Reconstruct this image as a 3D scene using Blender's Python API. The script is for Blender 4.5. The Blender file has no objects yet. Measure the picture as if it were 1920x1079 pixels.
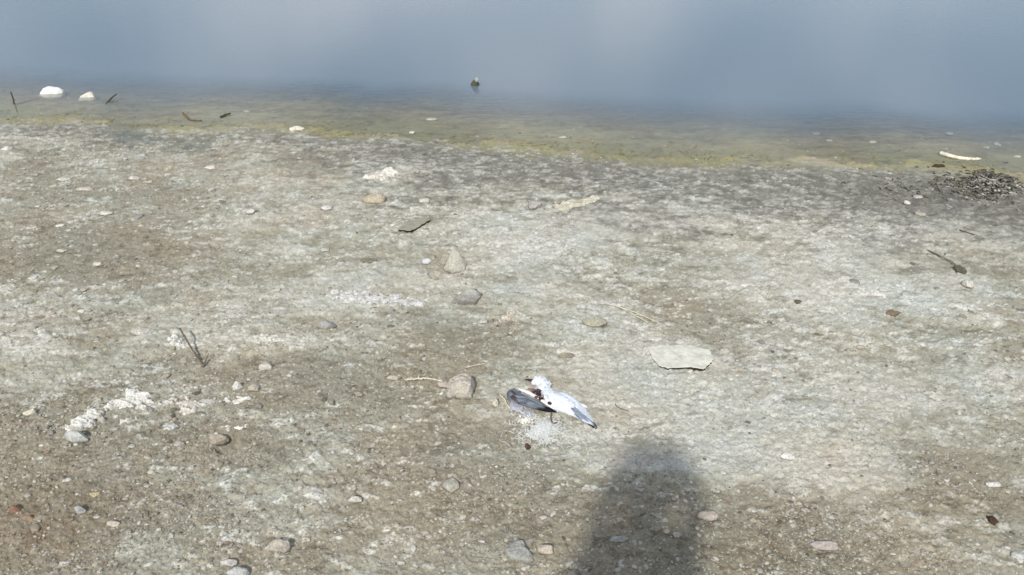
import bpy, bmesh, math, random
import numpy as np
from mathutils import Vector

random.seed(7)
RNG = np.random.default_rng(11)
C = bpy.context.scene.collection
R = math.radians

# ------------------------------------------------------------------ camera numbers
F = 1482.0                 # focal length in photo pixels (1920 wide)
PITCH = R(30.0)
EYE = 1.60


def noise3(x, y, z, seed=0):
    """gradient-free value noise in [-1,1], numpy arrays"""
    x = np.asarray(x, dtype=np.float64); y = np.asarray(y, dtype=np.float64); z = np.asarray(z, dtype=np.float64)
    x, y, z = np.broadcast_arrays(x, y, z)
    xi = np.floor(x).astype(np.int64); yi = np.floor(y).astype(np.int64); zi = np.floor(z).astype(np.int64)
    xf = x - xi; yf = y - yi; zf = z - zi
    u = xf * xf * xf * (xf * (xf * 6 - 15) + 10); v = yf * yf * yf * (yf * (yf * 6 - 15) + 10); w = zf * zf * (3 - 2 * zf)

    def h(a, b, c):
        n = (a * 374761393 + b * 668265263 + c * 2147483647 + seed * 1274126177) & 0xFFFFFFFF
        n = ((n ^ (n >> 13)) * 1274126177) & 0xFFFFFFFF
        n = ((n ^ (n >> 15)) * 2246822519) & 0xFFFFFFFF
        return ((n ^ (n >> 16)) & 0xFFFFFF) / float(0xFFFFFF) * 2 - 1
    r = 0
    for dz, wz in ((0, 1 - w), (1, w)):
        a = h(xi, yi, zi + dz) * (1 - u) + h(xi + 1, yi, zi + dz) * u
        b = h(xi, yi + 1, zi + dz) * (1 - u) + h(xi + 1, yi + 1, zi + dz) * u
        r = r + (a * (1 - v) + b * v) * wz
    return r


def noise2(x, y, seed=0):
    x = np.asarray(x, dtype=np.float64); y = np.asarray(y, dtype=np.float64)
    x, y = np.broadcast_arrays(x, y)
    xi = np.floor(x).astype(np.int64); yi = np.floor(y).astype(np.int64)
    xf = x - xi; yf = y - yi
    u = xf * xf * xf * (xf * (xf * 6 - 15) + 10); v = yf * yf * yf * (yf * (yf * 6 - 15) + 10)

    def h(a, b):
        n = (a * 374761393 + b * 668265263 + seed * 1274126177) & 0xFFFFFFFF
        n = ((n ^ (n >> 13)) * 1274126177) & 0xFFFFFFFF
        n = ((n ^ (n >> 15)) * 2246822519) & 0xFFFFFFFF
        return ((n ^ (n >> 16)) & 0xFFFFFF) / float(0xFFFFFF) * 2 - 1
    a = h(xi, yi) * (1 - u) + h(xi + 1, yi) * u
    b = h(xi, yi + 1) * (1 - u) + h(xi + 1, yi + 1) * u
    return a * (1 - v) + b * v


def fbm(x, y, f, octv=4, seed=0, gain=.5):
    s = 0; a = 1; t = 0
    for o in range(octv):
        s = s + a * noise2(x * f + 17.3 * o, y * f - 9.1 * o, seed + o); t += a
        a *= gain; f *= 2.03
    return s / t


def sstep(a, b, x):
    t = np.clip((x - a) / (b - a), 0, 1)
    return t * t * (3 - 2 * t)


def lin(r, g, b):
    f = lambda c: (c / 255 / 12.92) if c / 255 <= .04045 else ((c / 255 + .055) / 1.055) ** 2.4
    return np.array([f(r), f(g), f(b)])


# ------------------------------------------------------------------ terrain function
CAMZ0 = .075 + EYE


def ray(px, py):
    cx = (px - 960) / F; cy = (540 - py) / F
    d = np.array([cx, math.cos(PITCH) + cy * math.sin(PITCH), -math.sin(PITCH) + cy * math.cos(PITCH)])
    return d


def hit_plane(px, py, z):
    d = ray(px, py); t = (z - CAMZ0) / d[2]
    return d[0] * t, d[1] * t


SH = [(-200, 222), (0, 232), (130, 236), (250, 243), (500, 252), (650, 262), (800, 272), (950, 284), (1100, 294), (1250, 304), (1400, 309), (1550, 313), (1700, 318), (1800, 326), (1900, 342), (2100, 350)]
_s = [hit_plane(a, b, 0.0) for a, b in SH]
SX = np.array([-400, -60] + [p[0] for p in _s] + [60, 400], dtype=float)
SY = np.array([-60, 12] + [p[1] for p in _s] + [-4, -120], dtype=float)


def shore_d(x, y):
    """metres inland of the waterline (negative = out in the water)"""
    ys = np.interp(x, SX, SY) + .05 * noise2(np.asarray(x) * 2.1, 0 * np.asarray(x), 3) + .035 * noise2(np.asarray(x) * 7, np.asarray(y) * 3, 5) + .02 * noise2(np.asarray(x) * 19, np.asarray(y) * 9, 6)
    return ys - y


def base_h(x, y):
    d = shore_d(x, y)
    inland = .012 * np.clip(d, 0, 3) + .018 * np.clip(d - 3, 0, 1.2) + .004 * np.clip(d - 4.2, 0, 60)
    out = .05 * np.clip(d, -1.5, 0) + .16 * np.clip(d + 1.5, -9, 0)
    return inland + out


CAMZ = float(base_h(0., 0.)) + EYE


def P(px, py, z=0.0):
    """point at height z over the ground seen at photo pixel px,py"""
    d = ray(px, py); g = .04
    for _ in range(12):
        t = (g + z - CAMZ) / d[2]
        x, y = d[0] * t, d[1] * t
        g = float(base_h(x, y)) if base_h(x, y) > -.02 else max(float(base_h(x, y)), -.02)
    return Vector((x, y, g + z))


def mpp(px, py):
    """metres per photo pixel, and sine of the viewing angle"""
    p = P(px, py); d = np.linalg.norm(ray(px, py))
    depth = (p - Vector((0, 0, CAMZ))).length / d
    rr = ray(px, py) / d
    return depth / F, -rr[2]


# ------------------------------------------------------------------ camera, sky, sun
sc = bpy.context.scene
cam = bpy.data.cameras.new('camera'); camo = bpy.data.objects.new('camera', cam); C.objects.link(camo)
camo.location = (0, 0, CAMZ); camo.rotation_euler = (R(90) - PITCH, 0, 0)
cam.sensor_width = 36; cam.lens = 36 * F / 1920; cam.clip_start = .02; cam.clip_end = 9000
sc.camera = camo
sc.render.resolution_x = 1024; sc.render.resolution_y = 575
sc.view_settings.view_transform = 'Standard'; sc.view_settings.look = 'None'
sc.view_settings.exposure = -0.05; sc.view_settings.gamma = 1
sc.cycles.filter_width = 1.5

HEAD = Vector((-.05, -.20, float(base_h(-.05, -.23)) + 1.77))      # top of the photographer's head
tgt = P(1224, 848)                                                   # where the raised phone throws its shadow
dv = tgt - Vector((0, -.03, CAMZ))
SUN_AZ = math.atan2(dv.x, dv.y)
SUN_EL = math.atan2(-dv.z, math.hypot(dv.x, dv.y))
print('sun az', math.degrees(SUN_AZ), 'el', math.degrees(SUN_EL))
sl = bpy.data.lights.new('sun', 'SUN'); so = bpy.data.objects.new('sun', sl); C.objects.link(so)
sl.energy = 3.6; sl.angle = R(1.9); sl.color = (1, .97, .91)
so.rotation_euler = Vector((dv.x, dv.y, dv.z)).to_track_quat('-Z', 'Y').to_euler()
so.location = (0, 0, 20)

w = bpy.data.worlds.new('World'); sc.world = w; w.use_nodes = True
nt = w.node_tree; nt.nodes.clear(); N = nt.nodes.new; L = nt.links.new
out = N('ShaderNodeOutputWorld'); bg = N('ShaderNodeBackground'); L(bg.outputs[0], out.inputs[0])
sky = N('ShaderNodeTexSky'); sky.sky_type = 'NISHITA'; sky.sun_disc = False
sky.sun_elevation = SUN_EL; sky.sun_rotation = SUN_AZ + math.pi        # the sun stands behind the camera
sky.air_density = 1.0; sky.dust_density = .3; sky.ozone_density = 1.6
bg.inputs['Strength'].default_value = .10
tc = N('ShaderNodeTexCoord'); mp = N('ShaderNodeMapping'); mp.inputs['Scale'].default_value = (3.0, 3.0, 17.0); mp.inputs['Location'].default_value = (.35, 1.4, .2)
L(tc.outputs['Generated'], mp.inputs[0])
nz = N('ShaderNodeTexNoise'); nz.inputs['Scale'].default_value = 1.5; nz.inputs['Detail'].default_value = 5; nz.inputs['Roughness'].default_value = .5
L(mp.outputs[0], nz.inputs['Vector'])
cr = N('ShaderNodeValToRGB'); cr.color_ramp.elements[0].position = .43; cr.color_ramp.elements[1].position = .60
L(nz.outputs[0], cr.inputs[0])
mx = N('ShaderNodeMix'); mx.data_type = 'RGBA'
L(cr.outputs[0], mx.inputs['Factor']); L(sky.outputs[0], mx.inputs['A']); mx.inputs['B'].default_value = (10.0, 10.4, 11.2, 1)
L(mx.outputs['Result'], bg.inputs['Color'])


# ------------------------------------------------------------------ materials
def mat(name):
    m = bpy.data.materials.new(name); m.use_nodes = True
    nt = m.node_tree; b = nt.nodes['Principled BSDF']
    return m, nt, b


def attr_mat(name, rough=.9, spec=.3, nscale=160, namp=.35, bump=.4, bdist=.002, bscale=260, two=None):
    """surface colour from the mesh's own colour attribute, broken up by fine noise, with bump"""
    m, nt, b = mat(name); N = nt.nodes.new; L = nt.links.new
    a = N('ShaderNodeAttribute'); a.attribute_name = 'col'
    tc = N('ShaderNodeTexCoord')
    n = N('ShaderNodeTexNoise'); n.inputs['Scale'].default_value = nscale; n.inputs['Detail'].default_value = 4; n.inputs['Roughness'].default_value = .65
    L(tc.outputs['Object'], n.inputs['Vector'])
    mr = N('ShaderNodeMapRange'); mr.inputs['From Min'].default_value = .25; mr.inputs['From Max'].default_value = .75
    mr.inputs['To Min'].default_value = 1 - namp; mr.inputs['To Max'].default_value = 1 + namp
    L(n.outputs[0], mr.inputs['Value'])
    vm = N('ShaderNodeVectorMath'); vm.operation = 'SCALE'
    L(a.outputs['Color'], vm.inputs[0]); L(mr.outputs[0], vm.inputs['Scale'])
    L(vm.outputs[0], b.inputs['Base Color'])
    n2 = N('ShaderNodeTexNoise'); n2.inputs['Scale'].default_value = bscale; n2.inputs['Detail'].default_value = 3
    L(tc.outputs['Object'], n2.inputs['Vector'])
    bp = N('ShaderNodeBump'); bp.inputs['Strength'].default_value = bump; bp.inputs['Distance'].default_value = bdist
    L(n2.outputs[0], bp.inputs['Height']); L(bp.outputs[0], b.inputs['Normal'])
    b.inputs['Roughness'].default_value = rough; b.inputs['Specular IOR Level'].default_value = spec
    return m


M_STONE = attr_mat('stone_rough', .9, .25, 130, .38, .9, .004, 220)
M_SLAB = attr_mat('slab_stone', .9, .2, 60, .12, .5, .002, 160)
M_PEB = attr_mat('pebble', .75, .35, 300, .2, .3, .001, 500)
M_FEATHER = attr_mat('feather', .7, .25, 200, .16, .25, .001, 400)
M_WOOD = attr_mat('dry_wood', .85, .25, 240, .35, .6, .001, 300)
M_WEED = attr_mat('dried_weed', .9, .2, 200, .4, .4, .001, 300)
M_DOWN = attr_mat('sheer_down', .8, .1, 200, .1, .2, .001, 400)
_b = M_DOWN.node_tree.nodes['Principled BSDF']; _b.inputs['Alpha'].default_value = .6
M_WET = attr_mat('wet_flesh', .3, .5, 200, .4, .6, .002, 260)


def plain(name, col, rough=.8):
    m, nt, b = mat(name); N = nt.nodes.new; L = nt.links.new
    n = N('ShaderNodeTexNoise'); n.inputs['Scale'].default_value = 60; n.inputs['Detail'].default_value = 4
    r = N('ShaderNodeValToRGB'); r.color_ramp.elements[0].color = (*[c * .75 for c in col], 1); r.color_ramp.elements[1].color = (*[min(1, c * 1.2) for c in col], 1)
    L(n.outputs[0], r.inputs[0]); L(r.outputs[0], b.inputs['Base Color']); b.inputs['Roughness'].default_value = rough
    return m


# ------------------------------------------------------------------ object helpers
def tag(o, label=None, cat=None, group=None, kind=None):
    if label: o['label'] = label
    if cat: o['category'] = cat
    if group: o['group'] = group
    if kind: o['kind'] = kind
    return o


def mesh_obj(name, V, Fc, col=None, m=None, parent=None, smooth=True, loc=None):
    """V (n,3) world coords; col (n,3)"""
    V = np.asarray(V, dtype=np.float32)
    if parent is not None: off = np.array(parent['_o'])
    elif loc is not None: off = np.array(loc)
    else: off = np.zeros(3)
    V = V - off
    me = bpy.data.meshes.new(name)
    if isinstance(Fc, np.ndarray):
        k = Fc.shape[1]; nf = len(Fc)
        me.vertices.add(len(V)); me.vertices.foreach_set('co', V.astype(np.float32).ravel())
        me.loops.add(nf * k); me.loops.foreach_set('vertex_index', Fc.astype(np.int32).ravel())
        me.polygons.add(nf); me.polygons.foreach_set('loop_start', (np.arange(nf) * k).astype(np.int32))
        me.polygons.foreach_set('loop_total', np.full(nf, k, dtype=np.int32))
        me.update(calc_edges=True)
    else:
        me.from_pydata([tuple(v) for v in V], [], [tuple(f) for f in Fc])
    me.polygons.foreach_set('use_smooth', [smooth] * len(me.polygons))
    if col is not None:
        a = me.color_attributes.new('col', 'FLOAT_COLOR', 'POINT')
        cc = np.ones((len(V), 4), dtype=np.float32); cc[:, :3] = np.clip(col, 0, 1)
        a.data.foreach_set('color', cc.ravel())
    if m: me.materials.append(m)
    o = bpy.data.objects.new(name, me); C.objects.link(o)
    if parent is not None: o.parent = parent
    elif loc is not None: o.location = loc
    return o


def empty(name, loc):
    o = bpy.data.objects.new(name, None); C.objects.link(o); o.location = loc; o.empty_display_size = .02
    o['_o'] = tuple(loc)
    return o


class MB:
    def __init__(s): s.v = []; s.f = []; s.c = []; s.n = 0

    def add(s, V, Fc, col):
        V = np.asarray(V, float); s.v.append(V)
        s.f += [tuple(int(i) + s.n for i in f) for f in Fc]
        col = np.asarray(col, float)
        s.c.append(np.broadcast_to(col, (len(V), 3)) if col.ndim == 1 else col); s.n += len(V)

    def build(s, name, m, parent=None, smooth=True, loc=None):
        return mesh_obj(name, np.concatenate(s.v), s.f, np.concatenate(s.c), m, parent, smooth, loc)


def ico(sub):
    bm = bmesh.new(); bmesh.ops.create_icosphere(bm, subdivisions=sub, radius=1)
    V = np.array([v.co[:] for v in bm.verts]); Fc = np.array([[v.index for v in f.verts] for f in bm.faces]); bm.free()
    return V, Fc


ICO = {k: ico(k) for k in (1, 2, 3, 4, 5)}


def tube(pts, rad, col, sides=7, jitter=.15, seed=0, flat=1.0):
    """pts list of Vector, rad list -> V,F,col arrays"""
    pts = [Vector(p) for p in pts]; V = []; Fc = []; n = len(pts)
    rr = random.Random(seed)
    for i, p in enumerate(pts):
        d = (pts[min(i + 1, n - 1)] - pts[max(i - 1, 0)]).normalized()
        up = Vector((0, 0, 1)) if abs(d.z) < .9 else Vector((1, 0, 0))
        a = d.cross(up).normalized(); b = a.cross(d).normalized()
        for k in range(sides):
            t = 2 * math.pi * k / sides; r = rad[i] * (1 + rr.uniform(-jitter, jitter))
            V.append(p + a * math.cos(t) * r + b * math.sin(t) * r * flat)
    for i in range(n - 1):
        for k in range(sides):
            k2 = (k + 1) % sides
            Fc.append((i * sides + k, i * sides + k2, (i + 1) * sides + k2, (i + 1) * sides + k))
    Fc.append(tuple(range(sides))[::-1]); Fc.append(tuple((n - 1) * sides + k for k in range(sides)))
    return np.array([v[:] for v in V]), Fc, col


def smooth_path(pts, n):
    """Catmull-Rom through pts"""
    pts = [Vector(p) for p in pts]; q = [pts[0] * 2 - pts[1]] + pts + [pts[-1] * 2 - pts[-2]]; o = []
    for i in range(1, len(q) - 2):
        for k in range(n):
            t = k / n
            o.append(.5 * ((2 * q[i]) + (-q[i - 1] + q[i + 1]) * t + (2 * q[i - 1] - 5 * q[i] + 4 * q[i + 1] - q[i + 2]) * t * t + (-q[i - 1] + 3 * q[i] - 3 * q[i + 1] + q[i + 2]) * t ** 3))
    o.append(pts[-1]); return o


# ------------------------------------------------------------------ ground relief and colour, as functions of place
def ell(px, py, rx, ry):
    p = P(px, py); s, sn = mpp(px, py)
    return p.x, p.y, rx * s, ry * s / sn


DARK = [(90, 470, 170, 50, 1.), (250, 465, 110, 32, .8), (330, 370, 110, 40, .55), (60, 320, 70, 32, .45), (470, 570, 70, 28, .4),
        (60, 400, 120, 45, .4), (300, 700, 140, 36, .75), (150, 750, 110, 40, .75), (230, 835, 190, 50, .85), (60, 860, 110, 60, .6), (700, 765, 150, 62, .8),
        (640, 690, 100, 38, .5), (860, 640, 100, 40, .85), (790, 880, 170, 70, .7), (1110, 945, 120, 60, .9), (1420, 985, 130, 36, .6), (1480, 1050, 230, 45, .65), (1180, 1030, 160, 70, .9),
        (1740, 850, 120, 42, .85), (1840, 930, 110, 60, .7), (1340, 580, 90, 50, .65), (1290, 545, 60, 25, .3), (1740, 490, 110, 26, .6), (1790, 620, 90, 34, .6), (1700, 600, 40, 25, .35),
        (110, 985, 220, 95, 1.), (430, 1000, 90, 50, .3), (620, 1040, 140, 50, .65), (430, 850, 90, 40, .6), (940, 990, 120, 60, .4), (1740, 960, 120, 60, .45),
        (560, 760, 80, 40, .5), (480, 700, 90, 30, .4), (1060, 400, 60, 12, .3), (1210, 480, 160, 20, .35), (1480, 440, 70, 16, .4), (580, 600, 100, 30, .3), (880, 520, 70, 12, .5), (1590, 690, 120, 30, .2)]
LIGHT = [(640, 555, 150, 40, .8), (720, 420, 260, 34, .35), (1280, 415, 150, 30, .8), (1690, 450, 260, 42, .8), (1010, 425, 150, 34, .8), (1000, 470, 180, 30, .35),
         (1520, 535, 190, 62, .9), (1700, 560, 170, 50, .5), (1450, 730, 230, 80, .75), (1180, 740, 150, 60, .7), (1620, 800, 170, 60, .7), (1420, 840, 230, 80, .6), (1080, 620, 160, 50, .5), (1200, 640, 180, 50, .4),
         (300, 1020, 80, 50, .5), (380, 930, 120, 50, .25), (520, 920, 90, 50, .55), (480, 640, 90, 18, .7), (500, 800, 65, 32, .9), (430, 580, 40, 22, .7), (1010, 550, 130, 30, .5), (1060, 860, 80, 60, .4),
         (450, 480, 170, 40, .3), (150, 560, 140, 35, .35), (350, 640, 100, 30, .3), (500, 1000, 60, 30, .4), (1600, 905, 150, 50, .8), (1790, 1010, 120, 36, .5), (1330, 905, 90, 36, .3), (620, 860, 110, 26, .35), (180, 900, 100, 22, .35), (1240, 860, 90, 30, .4), (50, 640, 70, 30, .4), (720, 1010, 60, 30, .25), (1870, 700, 90, 40, .4)]
DARKW = [(ell(*b[:4]), b[4]) for b in DARK]; LIGHTW = [(ell(*b[:4]), b[4]) for b in LIGHT]
CRUST = lin(184, 181, 167)
CRUSTW = lin(208, 206, 196)
MID = lin(164, 160, 143)
MUD = lin(149, 142, 124)
GREY = lin(133, 131, 123)


def blobs(x, y, lst):
    s = 0
    for (cx, cy, rx, ry), a in lst:
        q = ((x - cx) / rx) ** 2 + ((y - cy) / ry) ** 2
        s = s + a * np.exp(-q * .9)
    return s


def crustness(x, y):
    wx = x + .17 * fbm(x, y, 2.6, 4, 21, .6) + .03 * fbm(x, y, 14, 3, 25); wy = y + .20 * fbm(x, y, 2.6, 4, 31, .6) + .04 * fbm(x, y, 14, 3, 35)
    b = .52 + .62 * np.minimum(blobs(wx, wy, LIGHTW), 1.1) - .66 * np.minimum(blobs(wx, wy, DARKW), 1.1)
    return b + .36 * fbm(x, y, 1.3, 4, 41) + .42 * fbm(x * .8, y, 5, 5, 42, .65)


def relief(x, y, c=None):
    if c is None: c = crustness(x, y)
    d = shore_d(x, y)
    k = sstep(-.2, .25, d) * .6 + .4
    r1 = 1 - np.abs(fbm(x, y, 9, 3, 51)) * 2
    r2 = 1 - np.abs(fbm(x, y, 26, 3, 52)) * 2
    h = .012 * fbm(x, y, 1.6, 3, 50) + .0045 * r1 * sstep(.2, .9, c) + .0022 * r2 + .0038 * fbm(x, y, 55, 2, 53) + .0016 * noise2(x * 150, y * 150, 58) + .006 * sstep(.45, .75, c + .25 * fbm(x, y, 22, 3, 54))
    h = h + .0022 * sstep(.15, .3, fbm(x * .5, y * .9, 44, 4, 64, .68))
    h = h * k * (1 - .9 * sstep(-.6, -1.4, d))
    # the shadowless trench and lip beside the broken clod, and the seaweed bank
    (cx, cy, rx, ry) = ell(425, 838, 26, 14)
    h = h - .012 * sstep(1.2, .4, ((x - cx) / rx) ** 2 + ((y - cy) / ry) ** 2)
    return h


def gz(x, y):
    return float(base_h(x, y) + relief(np.array([x]), np.array([y]))[0])


def ground_colour(x, y):
    c = crustness(x, y); d = shore_d(x, y)
    fine = fbm(x, y, 30, 3, 61, .6); finer = noise2(x * 120, y * 120, 62) * .6 + noise2(x * 260, y * 260, 63) * .5
    flake = fbm(x * .50, y * .9, 44, 4, 64, .68)
    streak = fbm(x * .30, y, 17, 4, 69, .65)
    m = sstep(-.02, 1.08, c + .34 * fine + .26 * flake + .42 * streak)
    m2 = np.clip(m * 2, 0, 1)[:, None]; m3 = np.clip(m * 2 - 1, 0, 1)[:, None]
    col = (MUD * (1 - m2) + MID * m2) * (1 - m3) + CRUST * m3
    calm = (sstep(-.02, .35, fbm(x, y, 2.3, 3, 73) + .35 * (c - .5)) * .45)[:, None]      # dusty places where fine silt smooths the crust
    wh = sstep(.22, .40, flake + .30 * (c - .5) + .25 * finer + .25 * streak)[:, None] * .72 * (1 - calm)
    col = col * (1 - wh) + CRUSTW * wh
    dk = sstep(.20, .42, fbm(x * .55, y, 40, 4, 66, .68) + .2 * finer - .15 * (c - .5))[:, None] * .55 * (1 - calm)
    col = col * (1 - dk) + lin(100, 92, 76) * dk
    # hue drift: pinkish, greenish, cool grey patches
    h1 = fbm(x, y, 5, 3, 67)[:, None]; h2 = fbm(x, y, 4, 3, 68)[:, None]
    col = col * (1 + .10 * np.clip(h1, -1, 1) * np.array([.35, .0, -.35]) + .10 * h2 * np.array([-.35, .15, .35]))
    # rusty corner
    (cx, cy, rx, ry) = ell(110, 985, 150, 70)
    q = np.exp(-(((x - cx) / rx) ** 2 + ((y - cy) / ry) ** 2))[:, None] * (.6 + .8 * np.clip(fine, -.5, 1))[:, None]
    col = col * (1 - np.clip(q, 0, 1) * np.array([.28, .38, .46]))
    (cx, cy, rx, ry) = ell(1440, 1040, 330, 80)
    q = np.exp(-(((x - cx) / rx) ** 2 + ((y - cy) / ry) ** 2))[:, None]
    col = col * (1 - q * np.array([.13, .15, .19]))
    # cool grey belt behind the waterline
    wob = .35 * fbm(x, y, 1.8, 4, 71) + .5 * sstep(-.3, -1.8, x)
    g = (sstep(-.05, .08, d + .04 * fine) * (1 - sstep(.35, 1.2, d + wob + .35 * fine + .5 * streak)))[:, None] * .8
    gcol = GREY * (.88 + .5 * np.clip(fine + .6 * flake, -.6, .8) + .55 * sstep(.12, .34, flake + .4 * fine + .3 * streak))[:, None]
    col = col * (1 - g) + gcol * g
    (cx, cy, rx, ry) = ell(1780, 370, 230, 36)
    q = np.exp(-(((x - cx) / rx) ** 2 + ((y - cy) / ry) ** 2))[:, None] * .7
    col = col * (1 - q) + lin(104, 101, 93) * (1 + .3 * fine)[:, None] * q
    # speckle of salt grains and grit
    sp = finer[:, None]
    col = col * (1 + .24 * np.clip(sp, -1, 1.2) * (1 - .5 * calm))
    # algae film along the waterline and in the shallows
    al = .5 + .8 * fbm(x, y, 3.5, 4, 81) ; fl = fbm(x, y, 18, 3, 82)
    wdt = .34 + .16 * noise2(x * 1.3, 0 * y, 83)
    band = sstep(-wdt * 1.4, -wdt * .35, d) * (1 - sstep(.0, .20, d + .14 * fl + .10 * fine))
    a = np.clip(band * (al * 1.1 + .8 * fl), 0, 1)[:, None]
    under = sstep(.02, -.06, d)[:, None]
    bed = lin(160, 150, 126) * (1 + .22 * fl + .18 * fine + .35 * fbm(x * .3, y, 11, 4, 86, .65) + .08 * fbm(x, y, 1.7, 3, 84))[:, None]
    bed = bed * (1 + .10 * fbm(x, y, 2.6, 3, 85)[:, None] * np.array([1, -.2, -.8]))
    col = col * (1 - under) + bed * under
    col = col * (1 - .85 * a) + (lin(148, 143, 106) * (1 + .2 * fl + .15 * fine)[:, None]) * a * .85
    deep = sstep(-1.0, -2.2, d)[:, None]
    col = col * (1 - deep) + lin(128, 132, 124) * deep
    return np.clip(col, .02, .85), d


def build_ground():
    y_near = np.concatenate([[-9, -6, -4, -2.5, -1.5, -.9, -.5], np.arange(-.25, 1.02, .012)])
    ang = np.linspace(math.atan(CAMZ / 1.03), math.atan(CAMZ / 9.6), 800)
    y_mid = CAMZ / np.tan(ang)
    y_far = np.array([10.2, 11, 12.5, 15, 20, 30, 60, 150, 400, 900])
    ys = np.concatenate([y_near, y_mid, y_far])
    s_f = np.concatenate([-1.06 - np.cumsum(np.linspace(.0025, .006, 180))[::-1], np.linspace(-1.06, 1.06, 1116), 1.06 + np.cumsum(np.linspace(.0025, .006, 180))])
    s_o = np.array([1.85, 1.9, 2.0, 2.2, 2.6, 3.4, 5, 10, 30, 80])
    ss = np.concatenate([-s_o[::-1], s_f, s_o])
    wy = np.maximum(ys * .72 + .28, .95)
    X = ss[None, :] * wy[:, None]; Y = np.repeat(ys[:, None], len(ss), 1)
    x = X.ravel(); y = Y.ravel()
    col, d = ground_colour(x, y)
    z = base_h(x, y) + relief(x, y)
    V = np.stack([x, y, z], 1)
    ny, nx = X.shape
    i = (np.arange(ny - 1)[:, None] * nx + np.arange(nx - 1)[None, :]).ravel()
    Fc = np.stack([i, i + 1, i + nx + 1, i + nx], 1)
    m, nt, b = mat('salt_crusted_mud'); N = nt.nodes.new; L = nt.links.new
    a = N('ShaderNodeAttribute'); a.attribute_name = 'col'; tc = N('ShaderNodeTexCoord')
    n = N('ShaderNodeTexNoise'); n.inputs['Scale'].default_value = 170; n.inputs['Detail'].default_value = 5; n.inputs['Roughness'].default_value = .75
    L(tc.outputs['Object'], n.inputs['Vector'])
    mr = N('ShaderNodeMapRange'); mr.inputs['From Min'].default_value = .3; mr.inputs['From Max'].default_value = .7; mr.inputs['To Min'].default_value = .72; mr.inputs['To Max'].default_value = 1.26
    L(n.outputs[0], mr.inputs['Value'])
    vm = N('ShaderNodeVectorMath'); vm.operation = 'SCALE'; L(a.outputs['Color'], vm.inputs[0]); L(mr.outputs[0], vm.inputs['Scale'])
    L(vm.outputs[0], b.inputs['Base Color'])
    n2 = N('ShaderNodeTexNoise'); n2.inputs['Scale'].default_value = 240; n2.inputs['Detail'].default_value = 4; n2.inputs['Roughness'].default_value = .7
    L(tc.outputs['Object'], n2.inputs['Vector'])
    bp = N('ShaderNodeBump'); bp.inputs['Strength'].default_value = .7; bp.inputs['Distance'].default_value = .003
    L(n2.outputs[0], bp.inputs['Height']); L(bp.outputs[0], b.inputs['Normal'])
    b.inputs['Roughness'].default_value = .92; b.inputs['Specular IOR Level'].default_value = .2
    o = mesh_obj('ground', V, Fc, col, m)
    tag(o, 'flat salt-crusted mud shore sloping down into the shallow lake', kind='structure')


build_ground()


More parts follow.
